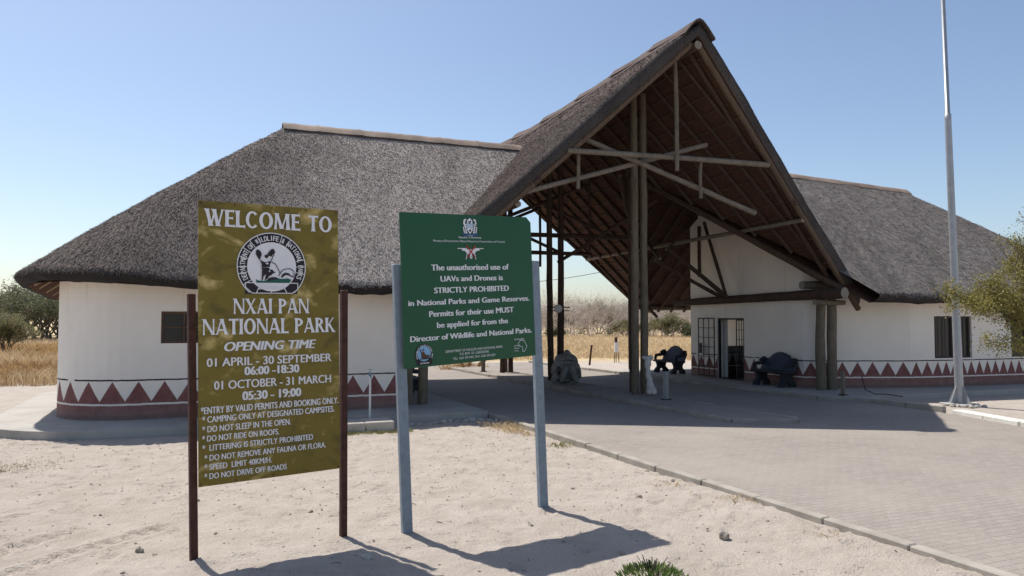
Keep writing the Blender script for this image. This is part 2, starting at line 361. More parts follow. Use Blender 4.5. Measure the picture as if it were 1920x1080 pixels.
# ------------------------------------------------------------------ road, kerbs, island, aprons
def sheet(poly, z, name, mat, th=.25, edge=.0):
    mb = MB(); n = len(poly); v = [P(a, b, z) for a, b in poly] + [P(a, b, z - th) for a, b in poly]
    mb.add(v, [tuple(range(n))] + [(i, n + i, n + (i + 1) % n, (i + 1) % n) for i in range(n)])
    return struct(mb.build(name, mat))
sheet([(-4.62, -34), (4.2, -34), (4.2, -7), (4.55, -3.3), (4.0, -2.2), (4.0, 16), (-4.62, 16)], .08, 'road', 'pavers')
sheet([(-13, 10.6), (-4.66, 9.6), (-4.66, 16), (-13, 16)], .076, 'road.001', 'pavers')
def kerb(pts, z, wd, name, mat, step=1.0, tilt=0.0, gap=.012):
    mb = MB()
    for (a0, b0), (a1, b1) in zip(pts[:-1], pts[1:]):
        L = math.hypot(a1 - a0, b1 - b0); n = max(1, round(L / step)); ang = math.atan2(b1 - b0, a1 - a0)
        for i in range(n):
            t = (i + .5) / n; dz = random.uniform(-.010, .010); da = random.uniform(-.012, .012)
            c = P(a0 + (a1 - a0) * t + da, b0 + (b1 - b0) * t, z - .14 + dz)
            mb.box(c, (L / n - gap, wd, .28), ang + AL + random.uniform(-.012, .012), 0, .012)
    return struct(mb.build(name, mat))
kerb([(-4.70, -22), (-4.66, -2.0), (-4.66, 9.5)], .10, .12, 'kerb', 'kerb_concrete')
kerb([(4.0, 15.5), (4.02, -2.1), (4.65, -3.2), (4.8, -5.0)], .17, .14, 'kerb.001', 'kerb_concrete')
kerb([(4.55, -5.5), (4.0, -7.3), (3.7, -10)], .17, .28, 'kerb.002', 'white_kerb', .95)
sheet([(-.78, -4.75), (.30, -5.2), (.30, 13), (-.78, 13)], .165, 'traffic_island', 'pavers', .3)
kerb([(-.86, 13), (-.86, -4.8), (.30, -5.32), (.38, -5.2), (.38, 13)], .17, .10, 'kerb.003', 'kerb_concrete')
def rr(a0, a1, b0, b1, r0, r1, n=10):   # rounded rectangle, left radius r0, right radius r1, counter-clockwise from the front right
    o = []
    for (ca, cb, r, s_) in ((a0 + r0, b0 + r0, r0, 180), (a1 - r1, b0 + r1, r1, 270), (a1 - r1, b1 - r1, r1, 0), (a0 + r0, b1 - r0, r0, 90)):
        for i in range(n + 1):
            t = R(s_ + 90 * i / n); o.append((ca + r * math.cos(t), cb + r * math.sin(t)))
    return o
sheet(rr(-14.15, -4.74, -1.75, 8.4, 2.3, .05), .15, 'pavement', 'apron_concrete', .4)
sheet([(4.09, -2.0), (4.7, -2.55), (8.2, -2.55), (12, -2.8), (18.6, -2.8), (18.6, 9), (4.09, 9)], .15, 'pavement.001', 'apron_concrete', .4)

# ------------------------------------------------------------------ roof geometry
KC, RZ, BR = .917, 7.15, 3.45; TV = .36
KL, KR = .90, .78
def ridge_z(b): return np.interp(b, [-2.73, .34, 2.85, 6.3, 11], [8.93, 8.80, 8.66, 8.54, 8.6])
def zc(a, b): return ridge_z(b) - KC * np.abs(a) - .10 * np.exp(-np.abs(a) / .25)
def zb(b, k): return RZ - k * np.abs(b - BR) - .06 * np.exp(-np.abs(b - BR) / .3)
def bf(a): return -2.73 + .25 * np.minimum(np.abs(a), 6.8)
def bk(a): return 11.0 - .25 * np.minimum(np.abs(a), 6.8)
def av(b, k): return (8.62 - zb(b, k)) / KC
def rough_xyz(V, amp=.035, s=3.0, seed=4):
    x, y, z = V[..., 0], V[..., 1], V[..., 2]
    V = V.copy(); V[..., 2] += amp * (vnoise(x * s, y * s + z * s * .7, seed) + .6 * vnoise(x * s * 2.7, y * s * 2.7 + z * s, seed + 1)); return V
def straw(mb, V, dens, Ln=(.05, .14), wd=(.005, .011), lift=(.006, .03), m=0):
    """loose reed ends lying down the slope of the grid V (rows run from ridge to eave along axis 1)"""
    p00, p10, p11, p01 = V[:-1, :-1], V[1:, :-1], V[1:, 1:], V[:-1, 1:]
    area = (np.linalg.norm(np.cross(p10 - p00, p01 - p00), axis=-1) + np.linalg.norm(np.cross(p10 - p11, p01 - p11), axis=-1)) / 2
    ctr = (p00 + p11) / 2; nn = np.cross(p10 - p00, p01 - p00); nn *= np.sign(nn[..., 2:3] + 1e-9)
    face = (nn * (np.array([0, 0, 2.1]) - ctr)).sum(-1) > 0; area = area * np.where(face, 1.0, .12)   # slopes turned away carry fewer loose reeds
    n = int(area.sum() * dens)
    if n < 1: return
    pr = (area / area.sum()).ravel(); ci = rng.choice(len(pr), n, p=pr)
    A, B, D, E_ = (q.reshape(-1, 3)[ci] for q in (p00, p10, p11, p01))
    s_, t = rng.random((n, 1)), rng.random((n, 1))
    c = (A * (1 - s_) + B * s_) * (1 - t) + (E_ * (1 - s_) + D * s_) * t
    nr = np.cross(B - A, E_ - A); nr /= np.linalg.norm(nr, axis=1, keepdims=True) + 1e-9; nr *= np.sign(nr[:, 2:3] + 1e-9)
    dn = np.array([0, 0, -1.0]) - nr * (-nr[:, 2:3]); dn /= np.linalg.norm(dn, axis=1, keepdims=True) + 1e-9
    sd = np.cross(nr, dn); an = rng.normal(0, .45, (n, 1)); d = dn * np.cos(an) + sd * np.sin(an); sd = np.cross(nr, d)
    L = rng.uniform(*Ln, (n, 1)); wv = rng.uniform(*wd, (n, 1)); lf = rng.uniform(*lift, (n, 1))
    b0 = c - d * L * .5 - nr * .005; b1 = c + d * L * .5 + nr * lf
    v = np.stack([b0 - sd * wv, b0 + sd * wv, b1 + sd * wv * .5, b1 - sd * wv * .5], 1).reshape(-1, 3)
    mb.add(v, np.arange(n * 4).reshape(-1, 4).tolist(), m)
def hip_roof(mb, eave, ridge, nz=26, tv=TV, dens=720, under=True):
    """eave, ridge: matched (a, b, z) rows; ruled from ridge to eave, with a thick rounded thatch edge"""
    E_ = np.array(eave, float); Rg = np.array(ridge, float); t = np.linspace(0, 1, nz)[None, :, None]
    ab = Rg[:, None, :] * (1 - t) + E_[:, None, :] * t
    ab[..., 2] += .05 * np.sin(t[..., 0] * math.pi) - .05 * t[..., 0] ** 8
    V = rough_xyz(PA(ab[..., 0], ab[..., 1], ab[..., 2]), .035, 1.6)
    mb.grid(V, 0, True); straw(mb, V, dens)
    # rounded eave edge
    out = E_[:, :2] - Rg[:, :2]; out /= np.linalg.norm(out, axis=1, keepdims=True) + 1e-9
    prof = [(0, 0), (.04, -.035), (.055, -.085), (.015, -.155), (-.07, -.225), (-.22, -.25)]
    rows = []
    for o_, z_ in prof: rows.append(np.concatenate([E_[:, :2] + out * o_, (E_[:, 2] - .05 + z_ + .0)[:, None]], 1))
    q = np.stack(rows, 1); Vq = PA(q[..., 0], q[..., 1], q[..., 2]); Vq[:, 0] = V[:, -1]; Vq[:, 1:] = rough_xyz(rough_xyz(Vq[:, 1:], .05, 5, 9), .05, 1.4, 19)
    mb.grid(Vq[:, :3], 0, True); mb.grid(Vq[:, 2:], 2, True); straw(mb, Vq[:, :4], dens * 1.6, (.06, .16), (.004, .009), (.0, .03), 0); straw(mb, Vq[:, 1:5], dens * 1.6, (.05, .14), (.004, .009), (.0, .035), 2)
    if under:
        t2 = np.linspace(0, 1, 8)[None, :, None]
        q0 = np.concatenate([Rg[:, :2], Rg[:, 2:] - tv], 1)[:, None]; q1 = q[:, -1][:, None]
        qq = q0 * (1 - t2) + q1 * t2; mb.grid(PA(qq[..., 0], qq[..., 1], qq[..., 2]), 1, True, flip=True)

# ------------------------------------------------------------------ walls
def wall_mesh(mb, outline, top, ops=(), z0=.12, us=.46, uscale=None, closed=True, th=.22, rev_m=0):
    """outline (a, b) points walked with the outside on the right hand; ops (s0, s1, za, zb) openings along arc length; UV u counts triangles"""
    pts = [np.array(p, float) for p in outline]
    if closed: pts.append(pts[0])
    s = [0.0]
    for i in range(1, len(pts)): s.append(s[-1] + float(np.linalg.norm(pts[i] - pts[i - 1])))
    s = np.array(s); px = np.array([p[0] for p in pts]); py = np.array([p[1] for p in pts])
    cuts = sorted(set(np.round(list(s) + [q for o in ops for q in o[:2]] + list(np.arange(0, s[-1], .5)), 4)))
    at = lambda q: (float(np.interp(q, s, px)), float(np.interp(q, s, py)))
    uu = (lambda q: q / us) if uscale is None else uscale
    for q0, q1 in zip(cuts[:-1], cuts[1:]):
        if q1 - q0 < 1e-4: continue
        (a0, b0), (a1, b1) = at(q0), at(q1); t0, t1 = top(a0, b0), top(a1, b1); mid = (q0 + q1) / 2
        segs = [(z0, None)]
        for o in ops:
            if o[0] <= mid <= o[1]: segs = [(z0, o[2]), (o[3], None)]
        for za, zb_ in segs:
            if zb_ is not None and zb_ - za < .02: continue
            ya, yb = (t0, t1) if zb_ is None else (zb_, zb_)
            mb.add([P(a0, b0, za), P(a1, b1, za), P(a1, b1, yb), P(a0, b0, ya)], [(0, 1, 2, 3)], 0, False, [[(uu(q0), za), (uu(q1), za), (uu(q1), yb), (uu(q0), ya)]])
    fr = []
    for o in ops:
        (a0, b0), (a1, b1) = at(o[0]), at(o[1]); d = np.array([a1 - a0, b1 - b0]); L = np.linalg.norm(d); d /= L; n = np.array([-d[1], d[0]])
        i0, i1 = (a0 + n[0] * th, b0 + n[1] * th), (a1 + n[0] * th, b1 + n[1] * th); za, zb_ = o[2], o[3]
        for q in ([P(a0, b0, za), P(*i0, za), P(*i0, zb_), P(a0, b0, zb_)], [P(*i1, za), P(a1, b1, za), P(a1, b1, zb_), P(*i1, zb_)],
                  [P(*i0, za), P(a0, b0, za), P(a1, b1, za), P(*i1, za)], [P(a0, b0, zb_), P(*i0, zb_), P(*i1, zb_), P(a1, b1, zb_)]):
            mb.add(q, [(0, 1, 2, 3)], rev_m, False, [[(0, 2), (0.1, 2), (.1, 2.1), (0, 2.1)]])
        fr.append(((a0, b0), (a1, b1), n, za, zb_))
    return fr
def rotm(d):   # columns: along d (a, b direction), inward normal, up  -> world
    x = np.array(P(d[0], d[1])) - np.array(P(0, 0)); y = np.array(P(-d[1], d[0])) - np.array(P(0, 0))
    return Matrix(((x[0], y[0], 0), (x[1], y[1], 0), (0, 0, 1)))
def window(fr, parent, ncol, nrow, inset=.09, bars=0, fm='window_frame'):
    (a0, b0), (a1, b1), n, za, zb_ = fr; d = np.array([a1 - a0, b1 - b0]); L = np.linalg.norm(d); d /= L; rot = rotm(d)
    o = np.array([a0, b0]) + n * inset; fw = .045
    c = lambda s, z, k=0.0: P(*(o + d * s + n * k), z)
    mb = MB(); H = zb_ - za
    for s in (fw / 2, L - fw / 2): mb.box(c(s, (za + zb_) / 2), (fw, .05, H), rot=rot)
    for z in (za + fw / 2, zb_ - fw / 2): mb.box(c(L / 2, z), (L - 2 * fw, .05, fw), rot=rot)
    for i in range(1, ncol): mb.box(c(L * i / ncol, (za + zb_) / 2), (.025, .04, H - 2 * fw), rot=rot)
    for j in range(1, nrow): mb.box(c(L / 2, za + H * j / nrow, .003), (L - 2 * fw, .03, .025), rot=rot)
    for i in range(bars): mb.box(c(fw + (L - 2 * fw) * (i + .5) / bars, (za + zb_) / 2, -.04), (.014, .014, H - .03), rot=rot)
    w_ = mb.build('window', fm, parent)
    mb = MB(); mb.box(c(L / 2, (za + zb_) / 2, .012), (L - fw, .008, H - fw), rot=rot); mb.build('pane', 'window_glass', w_)
    return w_

# ------------------------------------------------------------------ left thatched building
lb = thing('thatched_building', 'white building with long grey thatched hip roof behind the two notice boards', 'building', P(-9.6, 3.45, .15))
out = rr(-13.05, -6.25, -.35, 7.25, 1.45, .06)
mb = MB()
ltop = lambda a, b: max(2.95, (float(zb(b, KL)) - .25) if a > -6.4 else 2.95)
# opening: window near the left end of the front wall
s_front0 = 1.45 * math.pi / 2
wl = [(s_front0 + (-11.12 + 11.6), s_front0 + (-11.12 + 11.6) + 1.25, 1.62, 2.25)]
frs = wall_mesh(mb, out, ltop, wl, uscale=lambda q: q / .462 + .35)
mb.build('wall', 'painted_wall', lb)
window(frs[0], lb, 3, 2)
mb = MB(); R0 = (-8.25, BR)
eo = rr(-13.78, -6.0, -1.22, 8.12, 2.35, .01, 16)
eave = []; rid = []
EZ = 2.93
def add_e(a, b, ra, rb, z=EZ, rz=RZ): eave.append((a, b, z)); rid.append((ra, rb, rz))
for t in np.linspace(0, 1, 18): add_e(-6.1 - (8.25 - 6.1) * t, -1.22, -1.45 - (8.25 - 1.45) * t, BR)
for t in np.linspace(.08, 1, 12): add_e(-8.25 - (11.43 - 8.25) * t, -1.22, *R0)
for i in range(1, 17): th = R(270 - 90 * i / 16); add_e(-11.43 + 2.35 * math.cos(th), 1.13 + 2.35 * math.sin(th), *R0)
for t in np.linspace(.1, 1, 10): add_e(-13.78, 1.13 + (5.77 - 1.13) * t, *R0)
for i in range(1, 17): th = R(180 - 90 * i / 16); add_e(-11.43 + 2.35 * math.cos(th), 5.77 + 2.35 * math.sin(th), *R0)
for t in np.linspace(.08, 1, 12): add_e(-11.43 + (11.43 - 8.25) * t, 8.12, *R0)
for t in np.linspace(.06, 1, 18): add_e(-8.25 + (8.25 - 6.1) * t, 8.12, -8.25 + (8.25 - 1.45) * t, BR)
eave = [(a, b, z + .17 * math.exp(-((a + 13.0) ** 2 + (b + .5) ** 2) / 2.3 ** 2) - .06 * math.exp(-((a + 13.7) ** 2 + (b - 4.5) ** 2) / 2.0 ** 2)) for a, b, z in eave]   # the eave lifts at the front corner
hip_roof(mb, eave, rid)
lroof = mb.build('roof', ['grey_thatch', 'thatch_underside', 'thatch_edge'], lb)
def ridge_cap(a0, a1, z, parent, drop=0.0, up=.035):
    mb = MB(); n = 24; rows = []
    for i in range(n + 1):
        t = i / n; a = a0 + (a1 - a0) * t; zz = z + up - drop * max(0, (abs(t - .0)) ) + .006 * math.sin(i * 2.1)
        rows.append([P(a, BR + o, zz - d) for o, d in ((-.28, .22), (-.235, .175), (-.15, .09), (-.05, .02), (.05, .02), (.15, .09), (.235, .175), (.28, .22))])
    V = np.array(rows); mb.grid(V, 0, True, flip=True); V2 = V.copy(); V2[..., 2] -= .025; mb.grid(V2, 0, True)
    for i in (0, n): mb.add(np.concatenate([V[i], V2[i]]), [(k, k + 1, 9 + k, 8 + k) for k in range(7)])
    for i in range(3, n, 4):   # overlapping joints of the capping sheets
        q = V[i:i + 2].copy(); q[..., 2] += .010; q[1] = q[0] + (q[1] - q[0]) * .35; mb.grid(q, 0, True, flip=True)
    return mb.build('ridge_cap', 'ridge_sheet', parent)
ridge_cap(-8.45, -1.75, RZ, lroof)
for i, (e, g_) in enumerate(zip(eave, rid)):   # rafter tails seen under the left eave, bounced sun painted into the wood colour
    if 30 <= i <= 62 and i % 2 == 0:
        e3 = np.array(e); g3 = np.array(g_); p0 = g3 + (e3 - g3) * .6; p1 = g3 + (e3 - g3) * .955
        mb = MB(); mb.log(P(p0[0], p0[1], p0[2] - .44), P(p1[0], p1[1], p1[2] - .41), .06, m=0); mb.build('rafter', 'bounce_lit_wood', lb)

# ------------------------------------------------------------------ right thatched building
rb = thing('thatched_building', 'white building with glazed gate door and barred windows behind the flagpole', 'building', P(11, 3.45, .15))
ro = [(5.5, 5.2), (5.5, .35), (5.56, -.02), (5.8, -.28), (6.3, -.50), (7.42, -.90), (8.3, -1.26), (9.2, -1.40), (12.6, -1.67), (16.2, -1.72), (17.4, -1.3), (17.9, -.2), (17.9, 8.2), (8.6, 8.2), (8.6, 5.2)]
def rtop(a, b):
    if a > 8.7 and b > 1: return 2.9
    u_ = float(zb(b, KR)) - TV - .06
    c_ = float(zc(a, b)) - TV - .06
    return max(2.6, u_)
arc = [0.0]
for i in range(1, len(ro)): arc.append(arc[-1] + math.hypot(ro[i][0] - ro[i - 1][0], ro[i][1] - ro[i - 1][1]))
# triangle spacing: .40 along the road wall and the corner, tighter past the bend
sA, sB = arc[6], arc[7]
def usc(q):
    u = min(q, sA) / .44
    if q > sA: u += min(q - sA, sB - sA) / .37
    if q > sB: u += (q - sB) / .315
    return u + .2
def arc_a(a): # arc position on the front wall segments by a
    for i in range(6, 9):
        if ro[i][0] <= a <= ro[i + 1][0]: return arc[i] + (a - ro[i][0]) / (ro[i + 1][0] - ro[i][0]) * (arc[i + 1] - arc[i])
tot = arc[-1]; back0 = tot   # last segment: (8.6, 5.2) -> (5.5, 5.2)
ops = [(5.2 - 3.76, 5.2 - 2.44, .16, 2.13), (arc_a(9.12), arc_a(10.52), .97, 2.18), (arc_a(12.07), arc_a(12.59), .97, 2.18), (back0 + .75, back0 + 1.75, 1.15, 2.1)]
ops[2] = (arc_a(12.07), arc_a(12.07) + 1.4, .97, 2.18)
mb = MB(); frs = wall_mesh(mb, ro, rtop, ops, uscale=usc)
fl = [P(a, b, .16) for a, b in ro]; mb.add(fl, [tuple(range(len(fl)))], 1)
mb.build('wall', ['painted_wall', 'dark_interior'], rb)
window(frs[1], rb, 2, 1, bars=5, fm='bark'); window(frs[2], rb, 2, 1, bars=5, fm='bark')
def grille(mb, a, b0, b1, z0, z1, nc, nr, t=.022, solid=0.0):
    rot = rotm((0, 1)); H = z1 - z0
    for i in range(nc + 1): mb.box(P(a, b0 + (b1 - b0) * i / nc, (z0 + z1) / 2), (t * (1.6 if i in (0, nc) else .8), t, H), rot=rot)
    for j in range(nr + 1): mb.box(P(a + .004, (b0 + b1) / 2, z0 + H * j / nr), (abs(b1 - b0), t * .9, t * (1.6 if j in (0, nr) else .8)), rot=rot)
    if solid: mb.box(P(a + .012, (b0 + b1) / 2, z0 + solid / 2), (abs(b1 - b0) - .03, .012, solid), rot=rot)
mb = MB(); grille(mb, 5.40, 3.80, 4.64, .22, 2.12, 3, 6); mb.box(P(5.385, 4.52, 1.12), (.12, .04, .34), rot=rotm((0, 1))); tag(mb.build('gate', 'black_steel', rb), 'open steel grille gate folded back on the wall')
mb = MB(); rot = rotm((0, 1))
mb.box(P(5.56, 3.72, 1.145), (.05, .08, 1.97), rot=rot); mb.box(P(5.56, 2.48, 1.145), (.05, .08, 1.97), rot=rot); mb.box(P(5.56, 3.10, 2.10), (1.2, .08, .05), rot=rot)
df = mb.build('door_frame', 'black_steel', rb)
mb = MB(); grille(mb, 5.58, 2.52, 2.90, .2, 2.06, 3, 6, .02, .0); mb.build('door_grille', 'black_steel', df)
mb = MB(); mb.box(P(5.80, 4.06, 1.13), (.86, .05, 1.92), rot=rot, bev=.006); d_ = mb.build('door', 'white_paint', rb)
mb = MB(); mb.box(P(5.87, 3.75, 1.1), (.12, .05, .04), rot=rot, bev=.008); mb.build('handle', 'galvanised', d_)
mb = MB(); eave = []; rid = []
RE = 13.6; ez = 2.84; rA, rB_ = av(-2.05, KR) - .1, av(9.2, KR) - .1
def ra_at(a): return RZ - .28 * max(0, (a - 6) / 8)
for t in np.linspace(0, 1, 26):
    a = rA + (RE - rA) * t; r_ = 1.45 + (RE - 1.45) * t; add_e(a, -2.05 - .3 * np.clip((a - 7.5) / 3, 0, 1), r_, BR, ez, ra_at(r_))
for t in np.linspace(.08, 1, 10): add_e(RE + 2.2 * t, -2.35, RE, BR, ez, ra_at(RE))
for i in range(1, 15): th = R(-90 + 90 * i / 14); add_e(15.8 + 2.9 * math.cos(th), .55 + 2.9 * math.sin(th), RE, BR, ez, ra_at(RE))
for t in np.linspace(.1, 1, 8): add_e(18.7, .55 + 5.8 * t, RE, BR, ez, ra_at(RE))
for i in range(1, 15): th = R(90 * i / 14); add_e(15.8 + 2.9 * math.cos(th), 6.3 + 2.9 * math.sin(th), RE, BR, ez, ra_at(RE))
for t in np.linspace(.08, 1, 8): add_e(15.8 - 2.2 * t, 9.2, RE, BR, ez, ra_at(RE))
for t in np.linspace(.06, 1, 20): add_e(RE + (rB_ - RE) * t, 9.2, RE + (1.45 - RE) * t, BR, ez, ra_at(RE + (1.45 - RE) * t))
hip_roof(mb, eave[::-1], rid[::-1], dens=650)
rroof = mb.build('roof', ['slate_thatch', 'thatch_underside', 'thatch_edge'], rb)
def cap_r():
    mb = MB(); n = 24; rows = []
    for i in range(n + 1):
        a = 3.2 + (13.9 - 3.2) * i / n; zz = ra_at(a) + .045 + .006 * math.sin(i * 1.7)
        rows.append([P(a, BR + o, zz - d) for o, d in ((-.28, .21), (-.235, .17), (-.15, .09), (-.05, .02), (.05, .02), (.15, .09), (.235, .17), (.28, .21))])
    V = np.array(rows); mb.grid(V, 0, True, flip=True); V2 = V.copy(); V2[..., 2] -= .025; mb.grid(V2, 0, True)
    for i in (0, n): mb.add(np.concatenate([V[i], V2[i]]), [(k, k + 1, 9 + k, 8 + k) for k in range(7)])
    mb.build('ridge_cap', 'ridge_sheet', rroof)
cap_r()
for a in np.arange(4.2, 9.2, .62):   # rafters and laths under the back slope, seen past the road wall
    b0 = BR + .1 if av(BR, KR) < a else BR + max(.1, ((a * KC - 8.62 + RZ) / KR))
    b0 = BR + .15
    b1 = min(9.0, BR + (RZ - 8.62 + KC * a) / KR - .1)   # stops at the valley
    z0, z1 = float(zb(b0, KR)) - TV - .12, float(zb(b1, KR)) - TV - .06
    if a > 8.4: continue
    mb = MB(); mb.log(P(a, b0, z0), P(a + random.uniform(-.04, .04), b1, z1), .055); mb.build('rafter', 'dark_wood', rb)
mb = MB()
for b in np.arange(4.2, 9.1, .36): mb.tube([P(max(2.2, av(b, KR)), b, float(zb(b, KR)) - TV - .02), P(8.6, b, float(zb(b, KR)) - TV - .02)], .016, 5)
mb.build('lath', 'bark', rb)
mb = MB(); mb.log(P(5.9, 8.95, 2.55), P(9.5, 8.95, 2.55), .10); mb.build('wall_plate', 'pole_wood', rb)

# ------------------------------------------------------------------ entrance canopy over the road
cn = thing('entrance_canopy', 'tall thatched gable canopy on timber poles spanning the paved road', 'canopy', P(0, 4, .08))
mb = MB()
def slope_grid(sg, alist, b0f, b1f, nb=40):
    A, T = np.meshgrid(alist, np.linspace(0, 1, nb), indexing='ij'); B0 = b0f(A); B = B0 + (b1f(A) - B0) * T
    return A * sg, B
def do_slope(sg, k):
    w_ = lambda a: np.maximum(0.02, (RZ - (8.62 - KC * np.abs(a))) / k)
    a1 = (8.62 - RZ) / KC
    pieces = [(np.linspace(.0, a1, 16), bf, bk), (np.linspace(a1, 6.55, 44), bf, lambda a: np.maximum(bf(a) + .02, BR - w_(a) + .05)), (np.linspace(a1, 6.4, 40), lambda a: np.minimum(bk(a) - .02, BR + w_(a) - .05), bk)]
    for al, f0, f1 in pieces:
        A, B = slope_grid(sg, al, f0, f1); z = zc(A, B)
        z = z + .03 * np.sin(np.abs(A) * 1.3)
        V = rough_xyz(PA(A, B, z), .035, 1.5, 21)
        mb.grid(V, 0, True, flip=sg > 0); straw(mb, np.swapaxes(V, 0, 1), 700, lift=(.005, .022))
        zu = ridge_z(B) - KC * np.abs(A) - TV
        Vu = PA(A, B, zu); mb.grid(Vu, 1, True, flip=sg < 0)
        for j, bfun in ((0, f0), (-1, f1)):
            if (bfun is bf) or (bfun is bk):   # thick cut edge of the thatch on the rake
                top, bot = V[:, j], Vu[:, j]; out_ = np.array(P(0, -1 if j == 0 else 1)) - np.array(P(0, 0))
                rows = [top + (bot - top) * t + out_ * o for t, o in ((0, 0), (.12, .05), (.4, .075), (.7, .04), (1, 0))]
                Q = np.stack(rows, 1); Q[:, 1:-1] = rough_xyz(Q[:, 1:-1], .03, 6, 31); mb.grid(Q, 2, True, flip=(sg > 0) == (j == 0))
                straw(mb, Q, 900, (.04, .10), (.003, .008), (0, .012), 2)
    # lower edge (eave drip) of the slope
    e = 6.4
do_slope(-1, KL); do_slope(1, KR)
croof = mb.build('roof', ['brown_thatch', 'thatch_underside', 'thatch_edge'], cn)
mb = MB(); rows = []
for i in range(60):
    b = -2.80 + 13.86 * i / 59; z = float(ridge_z(b)) + .02 + .05 * float(vnoise(np.array([b * 1.3]), np.array([3.3]), 3)[0])
    rows.append([P(o, b, z - d) for o, d in ((-.42, .40), (-.25, .19), (-.1, .04), (0, .0), (.1, .04), (.25, .19), (.42, .40))])
V = np.array(rows); mb.grid(V, 0, True, flip=True); V2 = V.copy(); V2[..., 2] -= .05; mb.grid(V2, 0, True)
for i in (0, 59): mb.add(np.concatenate([V[i], V2[i]]), [(k, k + 1, 8 + k, 7 + k) for k in range(6)])
mb.build('ridge_cap', 'brown_thatch', croof)
for b, q in ((-1.9, 1.5), (-.2, 1.9), (1.9, 1.7), (4.1, 2.2), (6.6, 1.8), (9.0, 2.0)):   # long loose flaps along the ridge
    mb = MB(); rows = []
    for i in range(9):
        t = i / 8; bb = b + (t - .5) * q; z = float(ridge_z(bb)) + .03 + .07 * t ** 2
        rows.append([P(o, bb, z - d) for o, d in ((-.34, .30), (-.16, .10), (0, .0), (.16, .10), (.34, .30))])
    V = np.array(rows); mb.grid(V, 0, True, flip=True); V2 = V.copy(); V2[..., 2] -= .022; mb.grid(V2, 0, True)
    for i in (0, 8): mb.add(np.concatenate([V[i], V2[i]]), [(k, k + 1, 6 + k, 5 + k) for k in range(4)])
    mb.build('ridge_flap', 'brown_thatch', croof)
def cpart(name, p0, p1, r0, r1=None, mat='pole_wood', ends='log_end', bend=.02, label=None):
    mb = MB(); mb.log(P(*p0), P(*p1), r0, r1, 0, 1, bend=bend); o = mb.build(name, [mat, ends], cn)
    if label: o['label'] = label
    return o
# rafters
for sg, k in ((-1, KL), (1, KR)):
    for b in np.arange(-1.75, 10.5, .70):
        lim = 6.5 if not (bf(6.5) < b < bk(6.5)) or b < -1.3 or b > 8.6 else float(av(b, k))
        if b < bf(6.5): lim = min(lim, (b + 2.73) / .25 - .2)
        if b > bk(6.5): lim = min(lim, (11.0 - b) / .25 - .2)
        lim = min(lim, float(av(b, k)) if -1.6 < b < 8.7 else 6.5)
        if lim < .8: continue
        f = lambda a: float(ridge_z(b)) - KC * a - TV - .075
        cpart('rafter', (sg * .12, b, f(.12)), (sg * lim, b + random.uniform(-.05, .05), f(lim)), .05, .06, 'dark_wood')
    for j, (m, r_) in enumerate((('brown_wood', .075),)):
        f = lambda a, b: float(ridge_z(b)) - KC * a - TV - .07
        cpart('rake_rafter', (sg * .1, -2.58, f(.1, -2.6)), (sg * 6.6, -1.02, f(6.6, -1.0)), r_, r_, m)
        cpart('rake_rafter', (sg * .1, -2.22, f(.1, -2.2) - .02), (sg * 6.2, -.75, f(6.2, -.7) - .02), .06, .07, 'dark_wood')
        cpart('rake_rafter', (sg * .1, 10.8, f(.1, 10.8)), (sg * 6.3, 9.35, f(6.3, 9.3)), .06, .07, 'dark_wood')
    # valley rafters
    for bb in (-1.35, 8.5):
        z_ = lambda b: float(zb(b, k)) - TV - .16
        cpart('valley_rafter', (sg * float(av(bb, k)), bb, z_(bb)), (sg * 1.75, BR + (.2 if bb > 3 else -.2), z_(BR)), .09, .08, 'dark_wood')
mb = MB()
for sg, k in ((-1, KL), (1, KR)):
    for a in np.arange(.35, 6.4, .33):
        segs = [(float(bf(a)) + .06, float(bk(a)) - .06)]
        if a > 1.7:
            wv = (RZ - (8.62 - KC * a)) / k; segs = [(segs[0][0], BR - wv), (BR + wv, segs[0][1])]
        for b0, b1 in segs:
            if b1 - b0 < .1: continue
            nb = max(2, int((b1 - b0) / .8)); bs = np.linspace(b0, b1, nb + 1)
            mb.tube([P(sg * a, b, float(ridge_z(b)) - KC * a - TV - .02) for b in bs], .022, 5)
mb.build('lath', 'brown_wood', cn)
cpart('ridge_pole', (0, -2.72, 8.93 - TV - .22), (0, 10.8, 8.5 - TV - .16), .10, .10, 'dark_wood')
# posts
def post(a, b, z1, r0, r1, mat='pole_wood', z0=.1): return cpart('post', (a, b, z0), (a + random.uniform(-.04, .04), b, z1), r0, r1, mat, bend=.035)
post(.03, .10, 8.15, .10, .088); post(.36, .18, 8.05, .105, .088); post(.26, .62, 7.6, .07, .06, 'dark_wood')
post(.0, 5.0, 7.95, .105, .09, 'dark_wood'); post(.36, 5.05, 7.85, .115, .09, 'dark_wood')
post(-.13, 8.75, 7.9, .10, .09, 'dark_wood'); post(.22, 8.8, 7.85, .10, .09, 'dark_wood'); post(.12, 9.2, 7.4, .15, .12, 'grey_wood')
post(5.46, -.78, 2.72, .135, .12); post(5.76, -.86, 2.66, .135, .125); post(-5.64, .15, 2.75, .115, .11); post(-5.98, .12, 2.7, .115, .11)
post(5.2, 8.6, 2.7, .12, .11, 'dark_wood'); post(-5.7, 8.6, 2.7, .12, .11, 'dark_wood')
